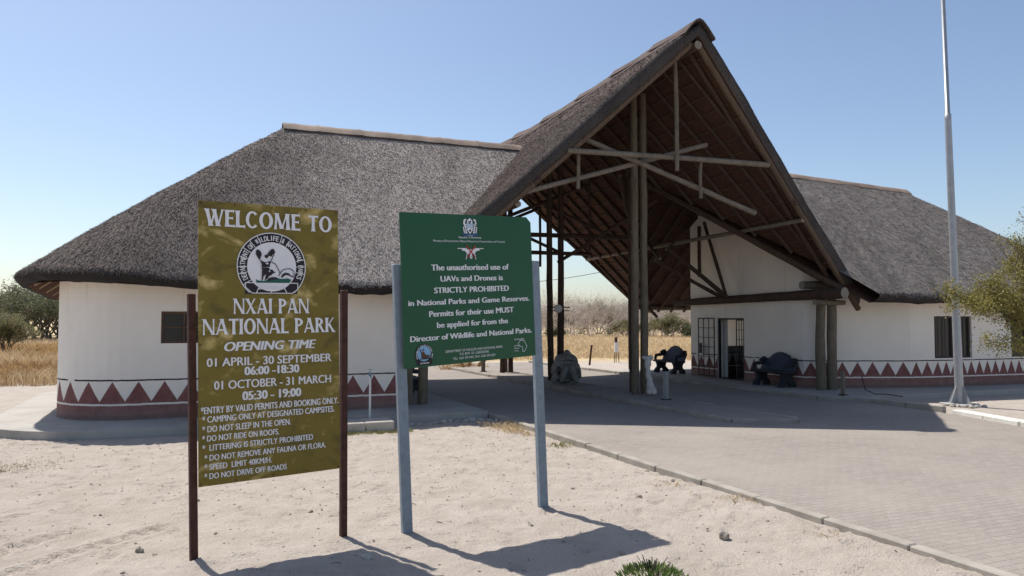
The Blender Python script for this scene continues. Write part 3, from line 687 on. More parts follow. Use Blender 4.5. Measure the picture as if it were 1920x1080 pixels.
# beams, ties, braces
cpart('long_beam', (5.42, -1.68, 2.79), (5.36, 5.9, 2.67), .15, .115, 'dark_wood'); cpart('long_beam', (-5.6, -.9, 2.8), (-5.6, 8.8, 2.75), .13, .12, 'dark_wood')
cpart('cross_log', (4.95, -.62, 3.03), (6.6, -.62, 3.03), .115, .12, 'bark'); cpart('cross_log', (5.05, -.98, 2.56), (6.1, -1.0, 2.55), .075, .07, 'pole_wood')
cpart('cross_log', (-6.4, -.1, 3.0), (-4.9, -.1, 3.0), .115, .12, 'bark')
cpart('tie_beam', (-2.97, -2.0, 5.81), (2.62, -2.0, 5.93), .062, .068, 'grey_wood')
cpart('brace', (-3.95, -1.62, 4.86), (1.05, -1.60, 6.38), .062, .058, 'grey_wood'); cpart('brace', (-2.45, -1.78, 6.17), (2.42, -1.72, 4.75), .058, .068, 'grey_wood')
cpart('hanger', (-.22, -2.12, 8.1), (-.2, -2.14, 5.55), .048, .052, 'pole_wood'); cpart('hanger', (.62, -1.95, 5.85), (.61, -1.95, 4.98), .04, .042, 'pole_wood'); cpart('hanger', (-2.65, -1.88, 6.05), (-2.66, -1.88, 5.0), .04, .042, 'pole_wood')
cpart('purlin', (4.02, -1.68, 4.66), (4.0, 9.97, 4.47), .06, .065, 'grey_wood'); cpart('purlin', (-4.0, -1.6, 4.62), (-4.0, 9.9, 4.5), .075, .08, 'dark_wood')
for b, s_ in ((5.3, 1), (9.1, 1)):
    z = -.25 if b > 6 else 0
    cpart('tie_beam', (-3.7, b, 4.75 + z), (3.7, b, 4.85 + z), .08, .075, 'dark_wood')
    cpart('brace', (-2.6, b + .12, 4.8 + z), (1.6, b + .12, 6.55 + z), .06, .06, 'dark_wood'); cpart('brace', (2.6, b + .22, 4.85 + z), (-1.6, b + .22, 6.5 + z), .06, .06, 'dark_wood')
    cpart('hanger', (-1.5, b - .1, 6.6 + z), (-1.5, b - .1, 4.3 + z), .05, .05, 'dark_wood'); cpart('hanger', (1.5, b - .1, 6.6 + z), (1.5, b - .1, 4.3 + z), .05, .05, 'dark_wood')
cpart('brace', (.2, .45, 4.4), (2.6, 3.2, 5.5), .06, .06, 'dark_wood'); cpart('brace', (.2, 4.9, 3.9), (2.4, 2.6, 5.7), .055, .055, 'dark_wood')
cpart('brace', (5.25, 2.95, 2.8), (3.35, 3.45, 4.35), .07, .07, 'dark_wood'); cpart('brace', (5.2, 3.15, 2.8), (2.9, 3.45, 3.95), .06, .06, 'dark_wood')
cpart('brace', (5.2, 2.9, 2.8), (5.1, 3.88, 5.3), .055, .055, 'dark_wood'); cpart('hanger', (5.1, 4.14, 5.2), (5.1, 4.14, 3.5), .06, .06, 'dark_wood')
cpart('brace', (3.35, 3.5, 4.3), (4.6, 3.6, 5.4), .05, .05, 'dark_wood'); cpart('brace', (3.1, 3.5, 4.0), (4.3, 6.2, 4.9), .05, .05, 'dark_wood')

# ------------------------------------------------------------------ lettering
def text_mesh(body, bold=.0, shear=0.0):
    c = bpy.data.curves.new('lettering', 'FONT'); c.body = body; c.offset = bold; c.shear = shear; c.resolution_u = 3
    o = bpy.data.objects.new('lettering', c); C.objects.link(o)
    bpy.context.view_layer.update()
    dg = bpy.context.evaluated_depsgraph_get(); me = bpy.data.meshes.new_from_object(o.evaluated_get(dg))
    v = np.array([q.co[:] for q in me.vertices]); f = [tuple(p.vertices) for p in me.polygons]
    bpy.data.objects.remove(o); bpy.data.curves.remove(c); bpy.data.meshes.remove(me)
    return v, f
class Board:
    def __init__(s, BL, TL, BR_, W, H):
        s.o = np.array(BL, float); s.x = (np.array(BR_) - s.o) / W; s.z = (np.array(TL) - s.o) / H
        n = np.cross(s.x, s.z); s.n = n / np.linalg.norm(n); s.W, s.H = W, H; s.k = 0
    def pt(s, x, z, d=0.0): return s.o + s.x * x + s.z * z + s.n * d
    def pts(s, v2, d): v2 = np.asarray(v2, float); return s.o + v2[:, :1] * s.x + v2[:, 1:2] * s.z + s.n * d
    def text(s, mb, body, x0, x1, z0, z1, bold=.012, shear=0.0, m=0, cap=True, d=.003):
        v, f = text_mesh(body, 0, shear)
        r, _ = text_mesh('H', 0); lo, hi = r[:, 1].min(), r[:, 1].max()
        q = np.stack([x0 + (v[:, 0] - v[:, 0].min()) / (v[:, 0].max() - v[:, 0].min()) * (x1 - x0), z0 + (v[:, 1] - lo) / (hi - lo) * (z1 - z0)], 1)
        mb.add(s.pts(q, d), f, m)
        for k in range(1, 5 if bold > .016 else 3 if bold > .009 else 1): e = q.copy(); e[:, 0] += (z1 - z0) * .032 * k; mb.add(s.pts(e, d + .0003 * k), f, m)
    def poly(s, mb, pts, m=0, d=.003):
        s.k += 1; mb.add(s.pts(pts, d + .00025 * (s.k % 24)), [tuple(range(len(pts)))], m)
    def line(s, mb, pts, wd, m=0, d=.003):
        for (xa, za), (xb, zb_) in zip(pts[:-1], pts[1:]):
            L = math.hypot(xb - xa, zb_ - za) + 1e-9; nx, nz = -(zb_ - za) / L * wd / 2, (xb - xa) / L * wd / 2
            ex, ez_ = (xb - xa) / L * wd * .3, (zb_ - za) / L * wd * .3
            s.poly(mb, [(xa + nx - ex, za + nz - ez_), (xa - nx - ex, za - nz - ez_), (xb - nx + ex, zb_ - nz + ez_), (xb + nx + ex, zb_ + nz + ez_)], m, d)
    def ring(s, mb, cx, cz, ro_x, ro_z, ri_x, ri_z, t0, t1, m=0, d=.003, n=40, icx=0.0):
        s.k += 1; t = np.radians(np.linspace(t0, t1, n)); o = np.stack([cx + ro_x * np.cos(t), cz + ro_z * np.sin(t)], 1); i = np.stack([cx + icx + ri_x * np.cos(t), cz + ri_z * np.sin(t)], 1)
        mb.add(s.pts(np.concatenate([o, i]), d + .00025 * (s.k % 24)), [(k, k + 1, n + k + 1, n + k) for k in range(n - 1)], m)
    def slab(s, th=.012):
        mb = MB(); c = [s.pt(0, 0), s.pt(s.W, 0), s.pt(s.W, s.H), s.pt(0, s.H)]; v = c + [q - s.n * th for q in c]
        mb.add(v, [(0, 1, 2, 3), (7, 6, 5, 4), (0, 4, 5, 1), (1, 5, 6, 2), (2, 6, 7, 3), (3, 7, 4, 0)]); return mb
# flared display capitals, drawn as swelling strokes: unit height
def flared(B, mb, word, x0, x1, z0, z1):
    TK, TN = .235, .115
    G = {'W': (1.12, [('s', .07, 1, .33, 0, TK), ('s', .33, 0, .55, .86, TN), ('s', .50, 1, .77, 0, TK), ('s', .77, 0, 1.03, 1, TN)]),
         'E': (.60, [('s', .13, 0, .13, 1, TK), ('h', .1, .945, .57, .13), ('h', .1, .52, .50, .12), ('h', .1, .055, .60, .13)]),
         'L': (.58, [('s', .13, 0, .13, 1, TK), ('h', .1, .06, .60, .14)]), 'C': (.80, [('r', .42, .5, .42, .52, .21, .41, 42, 318)]),
         'O': (.90, [('r', .45, .5, .45, .52, .22, .40, 0, 360)]), 'M': (1.12, [('s', .10, 0, .17, 1, TN + .03), ('s', .17, 1, .53, .05, TK), ('s', .53, .05, .87, 1, TN), ('s', .95, 0, .90, 1, TK)]),
         'T': (.72, [('s', .36, 0, .36, 1, TK), ('h', 0, .94, .72, .13)]), 'N': (.90, [('s', .10, 0, .10, 1, TN), ('s', .10, 1, .80, 0, TK), ('s', .80, 0, .80, 1, TN)]),
         'X': (.86, [('s', .12, 1, .72, 0, TK), ('s', .10, 0, .74, 1, TN)]), 'A': (.90, [('s', .08, 0, .42, 1, TN), ('s', .42, 1, .78, 0, TK), ('h', .2, .30, .62, .11)]),
         'I': (.30, [('s', .15, 0, .15, 1, TK)]), 'P': (.68, [('s', .13, 0, .13, 1, TK), ('r', .20, .72, .46, .28, .24, .17, -90, 90)]),
         'R': (.78, [('s', .13, 0, .13, 1, TK), ('r', .20, .74, .44, .26, .22, .16, -90, 90), ('s', .34, .50, .70, 0, TK)]),
         'K': (.82, [('s', .13, 0, .13, 1, TK), ('s', .22, .46, .68, 1, TN), ('s', .30, .55, .74, 0, TK)]), ' ': (.42, [])}
    W = sum(G[c][0] for c in word) + .06 * (len(word) - 1); x = 0.0; sx = (x1 - x0) / W; sz = z1 - z0
    f = lambda px, pz: (x0 + (x + px) * sx, z0 + pz * sz)
    for ch in word:
        wd, st = G[ch]
        for q in st:
            if q[0] == 's':
                _, ax_, az, bx, bz, t = q; L = []; Rr = []
                for k, g_ in ((0, 1.5), (.07, 1.12), (.3, .92), (.5, .88), (.7, .92), (.93, 1.12), (1, 1.5)):
                    cx, cz = ax_ + (bx - ax_) * k, az + (bz - az) * k; L.append(f(cx - t / 2 * g_, cz)); Rr.append(f(cx + t / 2 * g_, cz))
                pp = L + Rr[::-1]; B.poly(mb, pp if bz > az else pp[::-1])
            elif q[0] == 'h':
                _, xa, zc_, xb, t = q; B.poly(mb, [f(xa, zc_ - t / 2), f(xb - .08, zc_ - t / 2 * .85), f(xb, zc_ - t * .85), f(xb, zc_ + t * .85), f(xb - .08, zc_ + t / 2 * .85), f(xa, zc_ + t / 2)])
            else:
                _, cx, cz, ox, oz, ix, iz, t0, t1 = q; px, pz = f(cx, cz); B.ring(mb, px, pz, ox * sx, oz * sz, ix * sx, iz * sz, t0, t1)
        x += wd + .06

FOX = dict(
 ears=[[(412, 370), (428, 345), (455, 345), (485, 370), (497, 400), (497, 430), (485, 450), (472, 490), (450, 470), (430, 430)], [(575, 415), (600, 380), (620, 350), (650, 325), (680, 330), (688, 360), (670, 400), (640, 440), (610, 430), (585, 430)]],
 black=[[(535, 430), (560, 412), (600, 440), (590, 455), (560, 470), (545, 450)], [(480, 495), (530, 520), (560, 530), (600, 512), (640, 500), (630, 530), (615, 560), (620, 590), (510, 600), (500, 560)],
        [(505, 605), (600, 600), (622, 640), (650, 625), (665, 650), (700, 670), (660, 690), (640, 710), (600, 730), (585, 760), (540, 790), (560, 700), (520, 730), (500, 790), (495, 780)],
        [(780, 730), (810, 690), (850, 670), (900, 680), (940, 720), (950, 742), (900, 712), (850, 705), (795, 750)], [(600, 758), (640, 742), (700, 740), (765, 765), (700, 772), (630, 792), (560, 800)]],
 lines=[[(645, 520), (700, 550), (745, 630), (765, 690), (745, 720)], [(765, 690), (800, 640), (850, 617), (920, 612), (965, 640), (980, 690), (965, 735), (945, 720)], [(415, 400), (440, 450), (480, 500), (505, 560), (500, 620)], [(690, 365), (660, 440), (640, 500)], [(520, 730), (500, 795)]],
 white=[[(545, 540), (600, 530), (580, 560)], [(600, 640), (618, 650), (612, 670), (598, 655)]],
 ground=[(415, 770), (440, 792), (520, 800), (640, 772), (700, 755), (800, 765), (880, 755), (940, 775), (905, 822), (420, 826)])
def arc_text(B, mb, body, cx, cz, r, h, t0, t1, m=0, d=.007, bold=0):
    n = len(body)
    for i, ch in enumerate(body):
        if ch == ' ': continue
        t = R(t0 + (t1 - t0) * i / (n - 1)); v, f = text_mesh(ch, bold); x = v[:, 0] - (v[:, 0].min() + v[:, 0].max()) / 2; s_ = h / .70
        wmax = abs(R(t1 - t0)) / (n - 1) * r * .92; ww = (x.max() - x.min()) * s_; sx = s_ * min(1.0, wmax / ww)
        px, pz = x * sx, v[:, 1] * s_; q = np.stack([cx + (r + pz) * math.cos(t) + px * math.sin(t), cz + (r + pz) * math.sin(t) - px * math.cos(t)], 1)
        mb.add(B.pts(q, d), f, m)
        e = q.copy(); e[:, 0] += h * .05 * math.sin(t); e[:, 1] -= h * .05 * math.cos(t); mb.add(B.pts(e, d + .0003), f, m)

# ------------------------------------------------------------------ welcome sign
ws = thing('welcome_sign', 'tall mustard yellow welcome board with white lettering on two rusty posts', 'sign', (-2.2, 7.1, 0))
YB = Board((-2.690, 6.655, .655), (-2.735, 6.655, 3.135), (-1.645, 7.415, .672), 1.24, 2.44)
yb_ = YB.slab(.01).build('board', 'mustard_board', ws)
def sq_post(p0, p1, sx, sy, ang, name, mat, parent, cap=True):
    mb = MB(); d = Vector(p1) - Vector(p0); q = d.to_track_quat('Z', 'Y').to_matrix() ; ang_m = Matrix.Rotation(ang, 3, 'Z')
    sh = Matrix(((1, 0, d.x / d.z), (0, 1, d.y / d.z), (0, 0, 1))) @ ang_m
    mb.box((Vector(p0) + Vector(p1)) / 2, (sx, sy, d.z), rot=sh, bev=.006); return mb.build(name, mat, parent)
ya = math.atan2(.76, 1.045)
sq_post((-2.735, 6.70, -.15), (-2.80, 6.70, 2.32), .062, .062, ya, 'post', 'rusty_steel', ws); sq_post((-1.62, 7.465, -.15), (-1.635, 7.465, 2.38), .062, .062, ya, 'post', 'rusty_steel', ws)
for w_, x0, x1, z0, z1 in (('WELCOME TO', .058, 1.175, 2.225, 2.372), ('NXAI PAN', .285, .951, 1.462, 1.596), ('NATIONAL PARK', .031, 1.197, 1.283, 1.419)): mb = MB(); flared(YB, mb, w_, x0, x1, z0, z1); mb.build('lettering', 'sign_white', yb_)
for b_, x0, x1, z0, z1, bo, sh in (('OPENING TIME', .207, 1.009, 1.139, 1.217, .022, .22), ('01 APRIL - 30 SEPTEMBER', .065, 1.160, 1.011, 1.082, .014, 0), ('06:00 -18:30', .375, .851, .923, .995, .018, 0),
    ('01 OCTOBER - 31 MARCH', .124, 1.154, .812, .884, .012, 0), ('05:30 - 19:00', .356, .866, .705, .780, .018, 0), ('*ENTRY BY VALID PERMITS AND BOOKING ONLY.', .017, 1.224, .612, .668, .014, 0),
    ('* CAMPING ONLY AT DESIGNATED CAMPSITES.', .029, 1.185, .537, .589, .014, 0), ('* DO NOT SLEEP IN THE OPEN.', .028, .777, .455, .507, .014, 0), ('* DO NOT RIDE ON ROOFS.', .028, .671, .377, .427, .014, 0),
    ('*  LITTERING IS STRICTLY PROHIBITED', .028, .980, .297, .347, .014, 0), ('* DO NOT REMOVE ANY FAUNA OR FLORA.', .046, 1.101, .213, .262, .014, 0), ('* SPEED  LIMIT 40KM/H.', .045, .605, .136, .184, .014, 0), ('* DO NOT DRIVE OFF ROADS', .045, .737, .058, .106, .014, 0)):
    mb = MB(); YB.text(mb, b_, x0, x1, z0, z1, bo, sh); mb.build('lettering', 'sign_white', yb_)
def z7(p): return (.2268 + p[0] / 1389 * .8345, 2.2455 - p[1] / 1080 * .665)
cx, cz, rx, rz_ = .619, 1.883, .302, .305
mb = MB()
YB.k = 0
YB.ring(mb, cx, cz, rx, rz_, .004, .004, -51, 231, 0, .0015, 64)
YB.k = 0; YB.poly(mb, [z7((265, 820)), z7((262, 985)), z7((1030, 985)), z7((1040, 820))][::1], 0, .0020)
em = mb.build('emblem', ['sign_black'], ws)
mb = MB(); YB.k = 0
YB.ring(mb, cx, cz, .217, .222, .002, .002, 0, 360, 0, .0042, 64)
YB.k = 1; YB.poly(mb, [z7(q) for q in ((320, 700), (430, 835), (905, 835), (990, 720), (900, 700))], 0, .0044)
YB.k = 2
YB.ring(mb, cx, cz, rx + .004, rz_ + .004, rx - .004, rz_ - .004, -50, 230, 0, .0040, 60)
for t in (213, 193, 181, 163, 147, 131, 116, 72, 56, 14, 1, -12):
    t_ = R(t); YB.line(mb, [(cx + .222 * math.cos(t_), cz + .225 * math.sin(t_)), (cx + .30 * math.cos(t_), cz + .303 * math.sin(t_))], .006, 0, .0040)
for pl in ([(262, 825), (1035, 825), (1035, 915), (950, 975), (360, 975), (265, 890), (262, 825)], [(430, 830), (455, 895), (420, 972)], [(845, 830), (835, 895), (872, 972)], [(640, 915), (640, 972)]): YB.line(mb, [z7(q) for q in pl], .007, 0, .0040)
arc_text(YB, mb, 'DEPARTMENT OF WILDLIFE & NATIONAL PARKS', cx, cz, .236, .046, 205, -22, 0, .0098)
YB.text(mb, 'BOTSWANA', z7((455, 0))[0], z7((838, 0))[0], z7((0, 922))[1], z7((0, 872))[1], .02, 0, 0, True, .0098)
mb.build('emblem_disc', 'sign_white', em)
mb = MB(); YB.k = 0
for q in FOX['ears'] + FOX['black']: YB.poly(mb, [z7(p) for p in q][::-1], 0, .0110)
for q in FOX['lines']: YB.line(mb, [z7(p) for p in q], .007, 0, .0110)
YB.k = 0; YB.poly(mb, [z7(p) for p in FOX['ground']][::-1], 1, .0108)
for q in FOX['white']: YB.poly(mb, [z7(p) for p in q][::-1], 2, .0172)
mb.build('fox_drawing', ['sign_black', 'sign_green', 'sign_white'], em)
mb = MB()
for x in (.02, .30, .62, .93, 1.22):
    for z in (.02, 2.42): 
        c = YB.pt(x, z, .002); mb.tube([c, c + YB.n * .004], .007, 8)
for z in (.6, 1.2, 1.8):
    for x in (.012, 1.228): c = YB.pt(x, z, .002); mb.tube([c, c + YB.n * .004], .007, 8)
mb.build('rivet', 'rusty_steel', ws)

# ------------------------------------------------------------------ drone notice
ds = thing('notice_sign', 'green drone prohibition board with white lettering on two pale steel posts', 'sign', (-.35, 8.05, 0))
GB = Board((-1.045, 7.490, 1.612), (-1.103, 7.490, 3.148), (.262, 8.535, 1.697), 1.66, 1.53)
mbb = MB(); cor = [(0, 0), (1.66, 0), (1.66, 1.47), (1.60, 1.53), (0, 1.53)]; v = [GB.pt(*q) for q in cor] + [GB.pt(*q) - GB.n * .012 for q in cor]
mbb.add(v, [(0, 1, 2, 3, 4), (9, 8, 7, 6, 5)] + [(i, 5 + i, 5 + (i + 1) % 5, (i + 1) % 5) for i in range(5)])
gb_ = mbb.build('board', 'green_board', ds)
ga = math.atan2(1.04, 1.37)
sq_post((-1.015, 7.58, -.2), (-1.135, 7.58, 2.64), .10, .075, ga - R(12), 'post', 'galvanised', ds); sq_post((.352, 8.595, -.2), (.245, 8.595, 2.75), .10, .075, ga - R(12), 'post', 'galvanised', ds)
for b_, x0, x1, z0, z1, bo in (('The unauthorised use of', .339, 1.320, .953, 1.012, .018), ('UAVs and Drones is', .445, 1.234, .840, .896, .018), ('STRICTLY PROHIBITED', .366, 1.312, .724, .780, .018), ('in National Parks and Game Reserves.', .063, 1.592, .608, .662, .018),
    ('Permits for their use MUST', .298, 1.367, .490, .547, .018), ('be applied for from the', .385, 1.282, .376, .431, .018), ('Director of Wildlife and National Parks.', .072, 1.608, .256, .311, .018),
    ('Republic of Botswana', .688, .973, 1.283, 1.304, .006), ('Ministry of Environment, Natural Resources Conservation and Tourism', .376, 1.288, 1.243, 1.264, .006), ('DEPARTMENT OF WILDLIFE AND NATIONAL PARKS', .480, 1.201, .119, .143, .004),
    ('P.O. BOX 131, GABORONE', .652, 1.018, .082, .106, .004), ('TEL: +267 3971405, FAX: +267 3912354', .566, 1.102, .041, .064, .004), ('Donated by', 1.370, 1.505, .186, .206, .0)):
    mb = MB(); GB.text(mb, b_, x0, x1, z0, z1, bo); mb.build('lettering', 'sign_white', gb_)
# coat of arms
mb = MB(); GB.k = 0; ox, oz = .832, 1.41
sh = [(0, .085), (.032, .06), (.04, .0), (.03, -.05), (0, -.082), (-.03, -.05), (-.04, .0), (-.032, .06)]
GB.poly(mb, [(ox + x * 1.12, oz + z * 1.08) for x, z in sh][::-1], 3); GB.poly(mb, [(ox + x, oz + z) for x, z in sh][::-1], 0)
for dz in (.022, .004, -.014): GB.line(mb, [(ox - .036, oz + dz), (ox - .012, oz + dz + .005), (ox + .012, oz + dz - .003), (ox + .036, oz + dz + .003)], .009, 1)
for x, z in ((-.012, .045), (.010, .05), (.0, .034)): GB.ring(mb, ox + x, oz + z, .009, .009, .001, .001, 0, 360, 2, n=12)
GB.poly(mb, [(ox - .014, oz - .035), (ox + .014, oz - .035), (ox + .008, oz - .06), (ox - .008, oz - .06)][::1], 2)
for s_ in (-1, 1):   # the two zebra supporters
    GB.line(mb, [(ox + s_ * .05, oz - .07), (ox + s_ * .058, oz - .01), (ox + s_ * .075, oz + .03), (ox + s_ * .07, oz + .06)], .022, 0)
    GB.line(mb, [(ox + s_ * .07, oz + .06), (ox + s_ * .052, oz + .07)], .015, 0); GB.line(mb, [(ox + s_ * .075, oz - .07), (ox + s_ * .085, oz - .01)], .012, 0); GB.line(mb, [(ox + s_ * .07, oz + .0), (ox + s_ * .048, oz + .02)], .010, 0)
    for k in range(5): z = -.055 + .024 * k; GB.line(mb, [(ox + s_ * (.044 + .004 * k), oz + z), (ox + s_ * (.07 + .004 * k), oz + z + .01)], .005, 2)
GB.poly(mb, [(ox - .105, oz - .082), (ox - .06, oz - .072), (ox, oz - .088), (ox + .06, oz - .072), (ox + .105, oz - .082), (ox + .09, oz - .105), (ox, oz - .108), (ox - .09, oz - .105)][::-1], 3)
GB.text(mb, 'PULA', ox - .03, ox + .03, oz - .103, oz - .091, .0, 0, 0, True, .010)
mb.build('coat_of_arms', ['sign_white', 'sign_blue', 'sign_black', 'sign_dark_blue'], ds)
# drone pictogram with a red cross
mb = MB(); GB.k = 0; ox, oz = .832, 1.135
GB.poly(mb, [(ox - .055, oz + .035), (ox + .055, oz + .035), (ox + .07, oz + .01), (ox + .035, oz - .02), (ox - .035, oz - .02), (ox - .07, oz + .01)][::-1])
for s_ in (-1, 1):
    GB.line(mb, [(ox + s_ * .03, oz + .02), (ox + s_ * .105, oz + .032)], .022); GB.line(mb, [(ox + s_ * .05, oz + .042), (ox + s_ * .163, oz + .042)], .008); GB.poly(mb, [(ox + s_ * .09 - .012, oz + .045), (ox + s_ * .09 + .012, oz + .045), (ox + s_ * .09 + .014, oz + .02), (ox + s_ * .09 - .014, oz + .02)][::-1])
    GB.line(mb, [(ox + s_ * .045, oz + .0), (ox + s_ * .062, oz - .068)], .009)
GB.ring(mb, ox, oz - .045, .017, .019, .007, .007, 0, 360, n=16); GB.line(mb, [(ox, oz - .01), (ox, oz - .03)], .02)
GB.k = 0
GB.line(mb, [(ox - .055, oz + .07), (ox + .05, oz - .05)], .012, 1, .010); GB.line(mb, [(ox + .055, oz + .07), (ox - .05, oz - .05)], .012, 1, .010)
mb.build('drone_symbol', ['sign_white', 'sign_red'], ds)
# small round fox emblem
mb = MB(); GB.k = 0; ox, oz, r = .224, .124, .105
GB.ring(mb, ox, oz, r, r, .001, .001, 0, 360, 0, .002, 48); GB.poly(mb, [(ox - .085, oz - .105), (ox + .085, oz - .105), (ox + .095, oz - .06), (ox - .095, oz - .06)], 0, .0024)
GB.ring(mb, ox, oz + .008, .077, .075, .001, .001, 0, 360, 1, .0040, 40)
f = lambda p: (ox + (p[0] - 663) / 1389 * .8345 * .345, oz - (p[1] - 585) / 1080 * .665 * .345 + .004)
for q in FOX['ears'] + FOX['black']: GB.poly(mb, [f(p) for p in q][::-1], 2, .0062)
GB.poly(mb, [f(p) for p in ((505, 480), (640, 480), (760, 640), (960, 640), (950, 740), (720, 770), (500, 790))][::-1], 2, .0060)
GB.poly(mb, [f(p) for p in FOX['ground']][::-1], 0, .0062)
arc_text(GB, mb, 'DEPARTMENT OF WILDLIFE & NATIONAL PARKS', ox, oz, .083, .014, 205, -22, 3, .0125, 0); GB.text(mb, 'BOTSWANA', ox - .05, ox + .05, oz - .092, oz - .078, .01, 0, 3, True, .0125)
mb.build('emblem', ['sign_black', 'sign_blue', 'sign_brown', 'sign_white'], ds)
# donor mark: outline of a continent with three short lines of small type
mb = MB(); GB.k = 0
af = [(1.44, .175), (1.475, .182), (1.51, .165), (1.522, .13), (1.54, .115), (1.515, .075), (1.49, .052), (1.475, .06), (1.478, .10), (1.455, .115), (1.425, .12), (1.415, .145), (1.44, .175)]
GB.line(mb, af, .005)
for t, z in (('Lasting', .128), ('Nature', .100), ('Trust', .072)): GB.text(mb, t, 1.362, 1.362 + .011 * len(t), z - .008, z + .008, 0)
mb.build('donor_mark', 'sign_white', ds)

# ------------------------------------------------------------------ flagpole
fp = thing('flagpole', 'tall pale grey metal flagpole with gusseted foot on sand by the kerb', 'flagpole', (10.83, 18.67, 0))
mb = MB()
def fpp(z): return (10.83 - .0185 * z, 18.67, z)
mb.tube([fpp(.06), fpp(3.5), fpp(7.0)], [.10, .085, .076], 20, cap=True); mb.tube([fpp(7.0), fpp(7.12), fpp(7.13), fpp(12.2)], [.078, .076, .056, .045], 20)
mb.build('shaft', 'pole_metal', fp)
mb = MB(); mb.box((10.83, 18.67, .05), (.62, .62, .03), R(20), 0, .006); mb.build('base_plate', 'pole_metal', fp)
for k in range(4):
    t = R(20 + 90 * k); c, s_ = math.cos(t), math.sin(t); mb = MB(); v = []
    for q in (-.008, .008): v += [(10.83 + c * r_ - s_ * q, 18.67 + s_ * r_ + c * q, z) for r_, z in ((.10, .066), (.29, .066), (.29, .10), (.108, .48))]
    mb.add(v, [(3, 2, 1, 0), (4, 5, 6, 7), (0, 1, 5, 4), (1, 2, 6, 5), (2, 3, 7, 6)]); mb.build('gusset', 'pole_metal', fp)

# ------------------------------------------------------------------ small things
def ico(n=2):
    import bmesh
    bm = bmesh.new(); bmesh.ops.create_icosphere(bm, subdivisions=n, radius=1.0); v = np.array([q.co[:] for q in bm.verts]); f = [tuple(x.index for x in p.verts) for p in bm.faces]; bm.free(); return v, f
IC1, IC2, IC3 = ico(1), ico(2), ico(3)
def blob(c, r, seed=0, amp=.25, ic=IC2, flat=1.0):
    v, f = ic; n = vnoise(v[:, 0] * 1.6 + seed * 3.1, v[:, 1] * 1.6 + v[:, 2] * 2.3 + seed, seed) + .5 * vnoise(v[:, 0] * 4 + seed, v[:, 1] * 4 - v[:, 2] * 3, seed + 3)
    q = v * (1 + amp * 2 * n)[:, None] * np.array(r); return q + np.array(c), f
def stone(x, y, r, label, group, mat='stone', z=None, tall=1.0):
    mb = MB(); v, f = blob((0, 0, 0), (r, r * random.uniform(.6, .9), r * random.uniform(.5, .8) * tall), random.randint(0, 99), .28); a = random.uniform(0, 6); v = v @ np.array(Matrix.Rotation(a, 3, 'Z')).T
    mb.add(v + np.array((x, y, (gz(x, y) if z is None else z) + r * .3 * tall)), f, 0); o = mb.build('stone', mat, loc=(x, y, 0)); return tag(o, label, 'stone', group)
stone(2.02, 7.42, .055, 'brown upright stone on sand between green shrub and kerb', None, tall=1.7)
stone(.98, 6.95, .030, 'small dark stone on sand just below the green board shadow', None); stone(-3.35, 7.0, .038, 'small grey stone on sand left of the rusty welcome sign post', None, tall=1.3)
stone(-1.28, 6.85, .05, 'pale stone lying within the welcome sign shadow', None, 'concrete')
for i, (x, y, r) in enumerate(((-2.9, 7.6, .02), (-2.2, 8.5, .02), (-3.6, 8.9, .02), (.75, 9.6, .025), (1.5, 9.1, .03), (1.62, 9.35, .02), (-.9, 10.4, .02), (-4.4, 8.3, .018), (1.85, 10.6, .03), (2.6, 7.9, .02), (.2, 7.9, .02), (-5.6, 9.2, .02), (2.05, 9.9, .03), (-3.2, 6.4, .02))):
    stone(x, y, r, 'pebble sized stone lying loose on the open sand', 'pebbles loose on the open sand')
for i in range(11):
    t = R(200 + i * 17); r_ = random.uniform(.30, .52); stone(10.83 + r_ * math.cos(t), 18.67 + r_ * math.sin(t), random.uniform(.05, .10), 'pale rubble stone packed round the flagpole foot', 'rubble stones round the flagpole foot', 'concrete')
for i in range(16):
    a, b = -7.0 + i * .16, -2.05 - random.uniform(0, .25); x, y, _ = P(a, b); stone(x, y, random.uniform(.04, .085), 'rough stone along the apron edge left of the kerb', 'rough stones along the apron edge', 'concrete')
# clods: countless sand crumbs
mb = MB()
for i in range(5200):
    x = random.uniform(-8, 4); y = random.uniform(5.6, 15); a, b = site_ab(x, y)
    if a > -4.9: continue
    r = .003 + .013 * random.random() ** 4; v, f = blob((x, y, gz(x, y) + r * .2), (r, r * .8, r * .6), i % 37, .3, IC1)
    mb.add(v, f, 0)
tag(mb.build('gravel', 'clod'), kind='stuff')
mb = MB()
for i in range(170):
    x = random.uniform(-7.5, 3.6); y = random.uniform(5.8, 14.5); a, b = site_ab(x, y)
    if a > -4.85: continue
    t = random.uniform(0, 6.3); L = random.uniform(.02, .08); z = gz(x, y) + .006; mb.tube([(x, y, z), (x + L * .5 * math.cos(t), y + L * .5 * math.sin(t), z + .008), (x + L * math.cos(t + .3), y + L * math.sin(t + .3), gz(x + L * math.cos(t), y + L * math.sin(t)) + .006)], random.uniform(.0015, .004), 5)
tag(mb.build('litter', 'twig_dark'), kind='stuff')
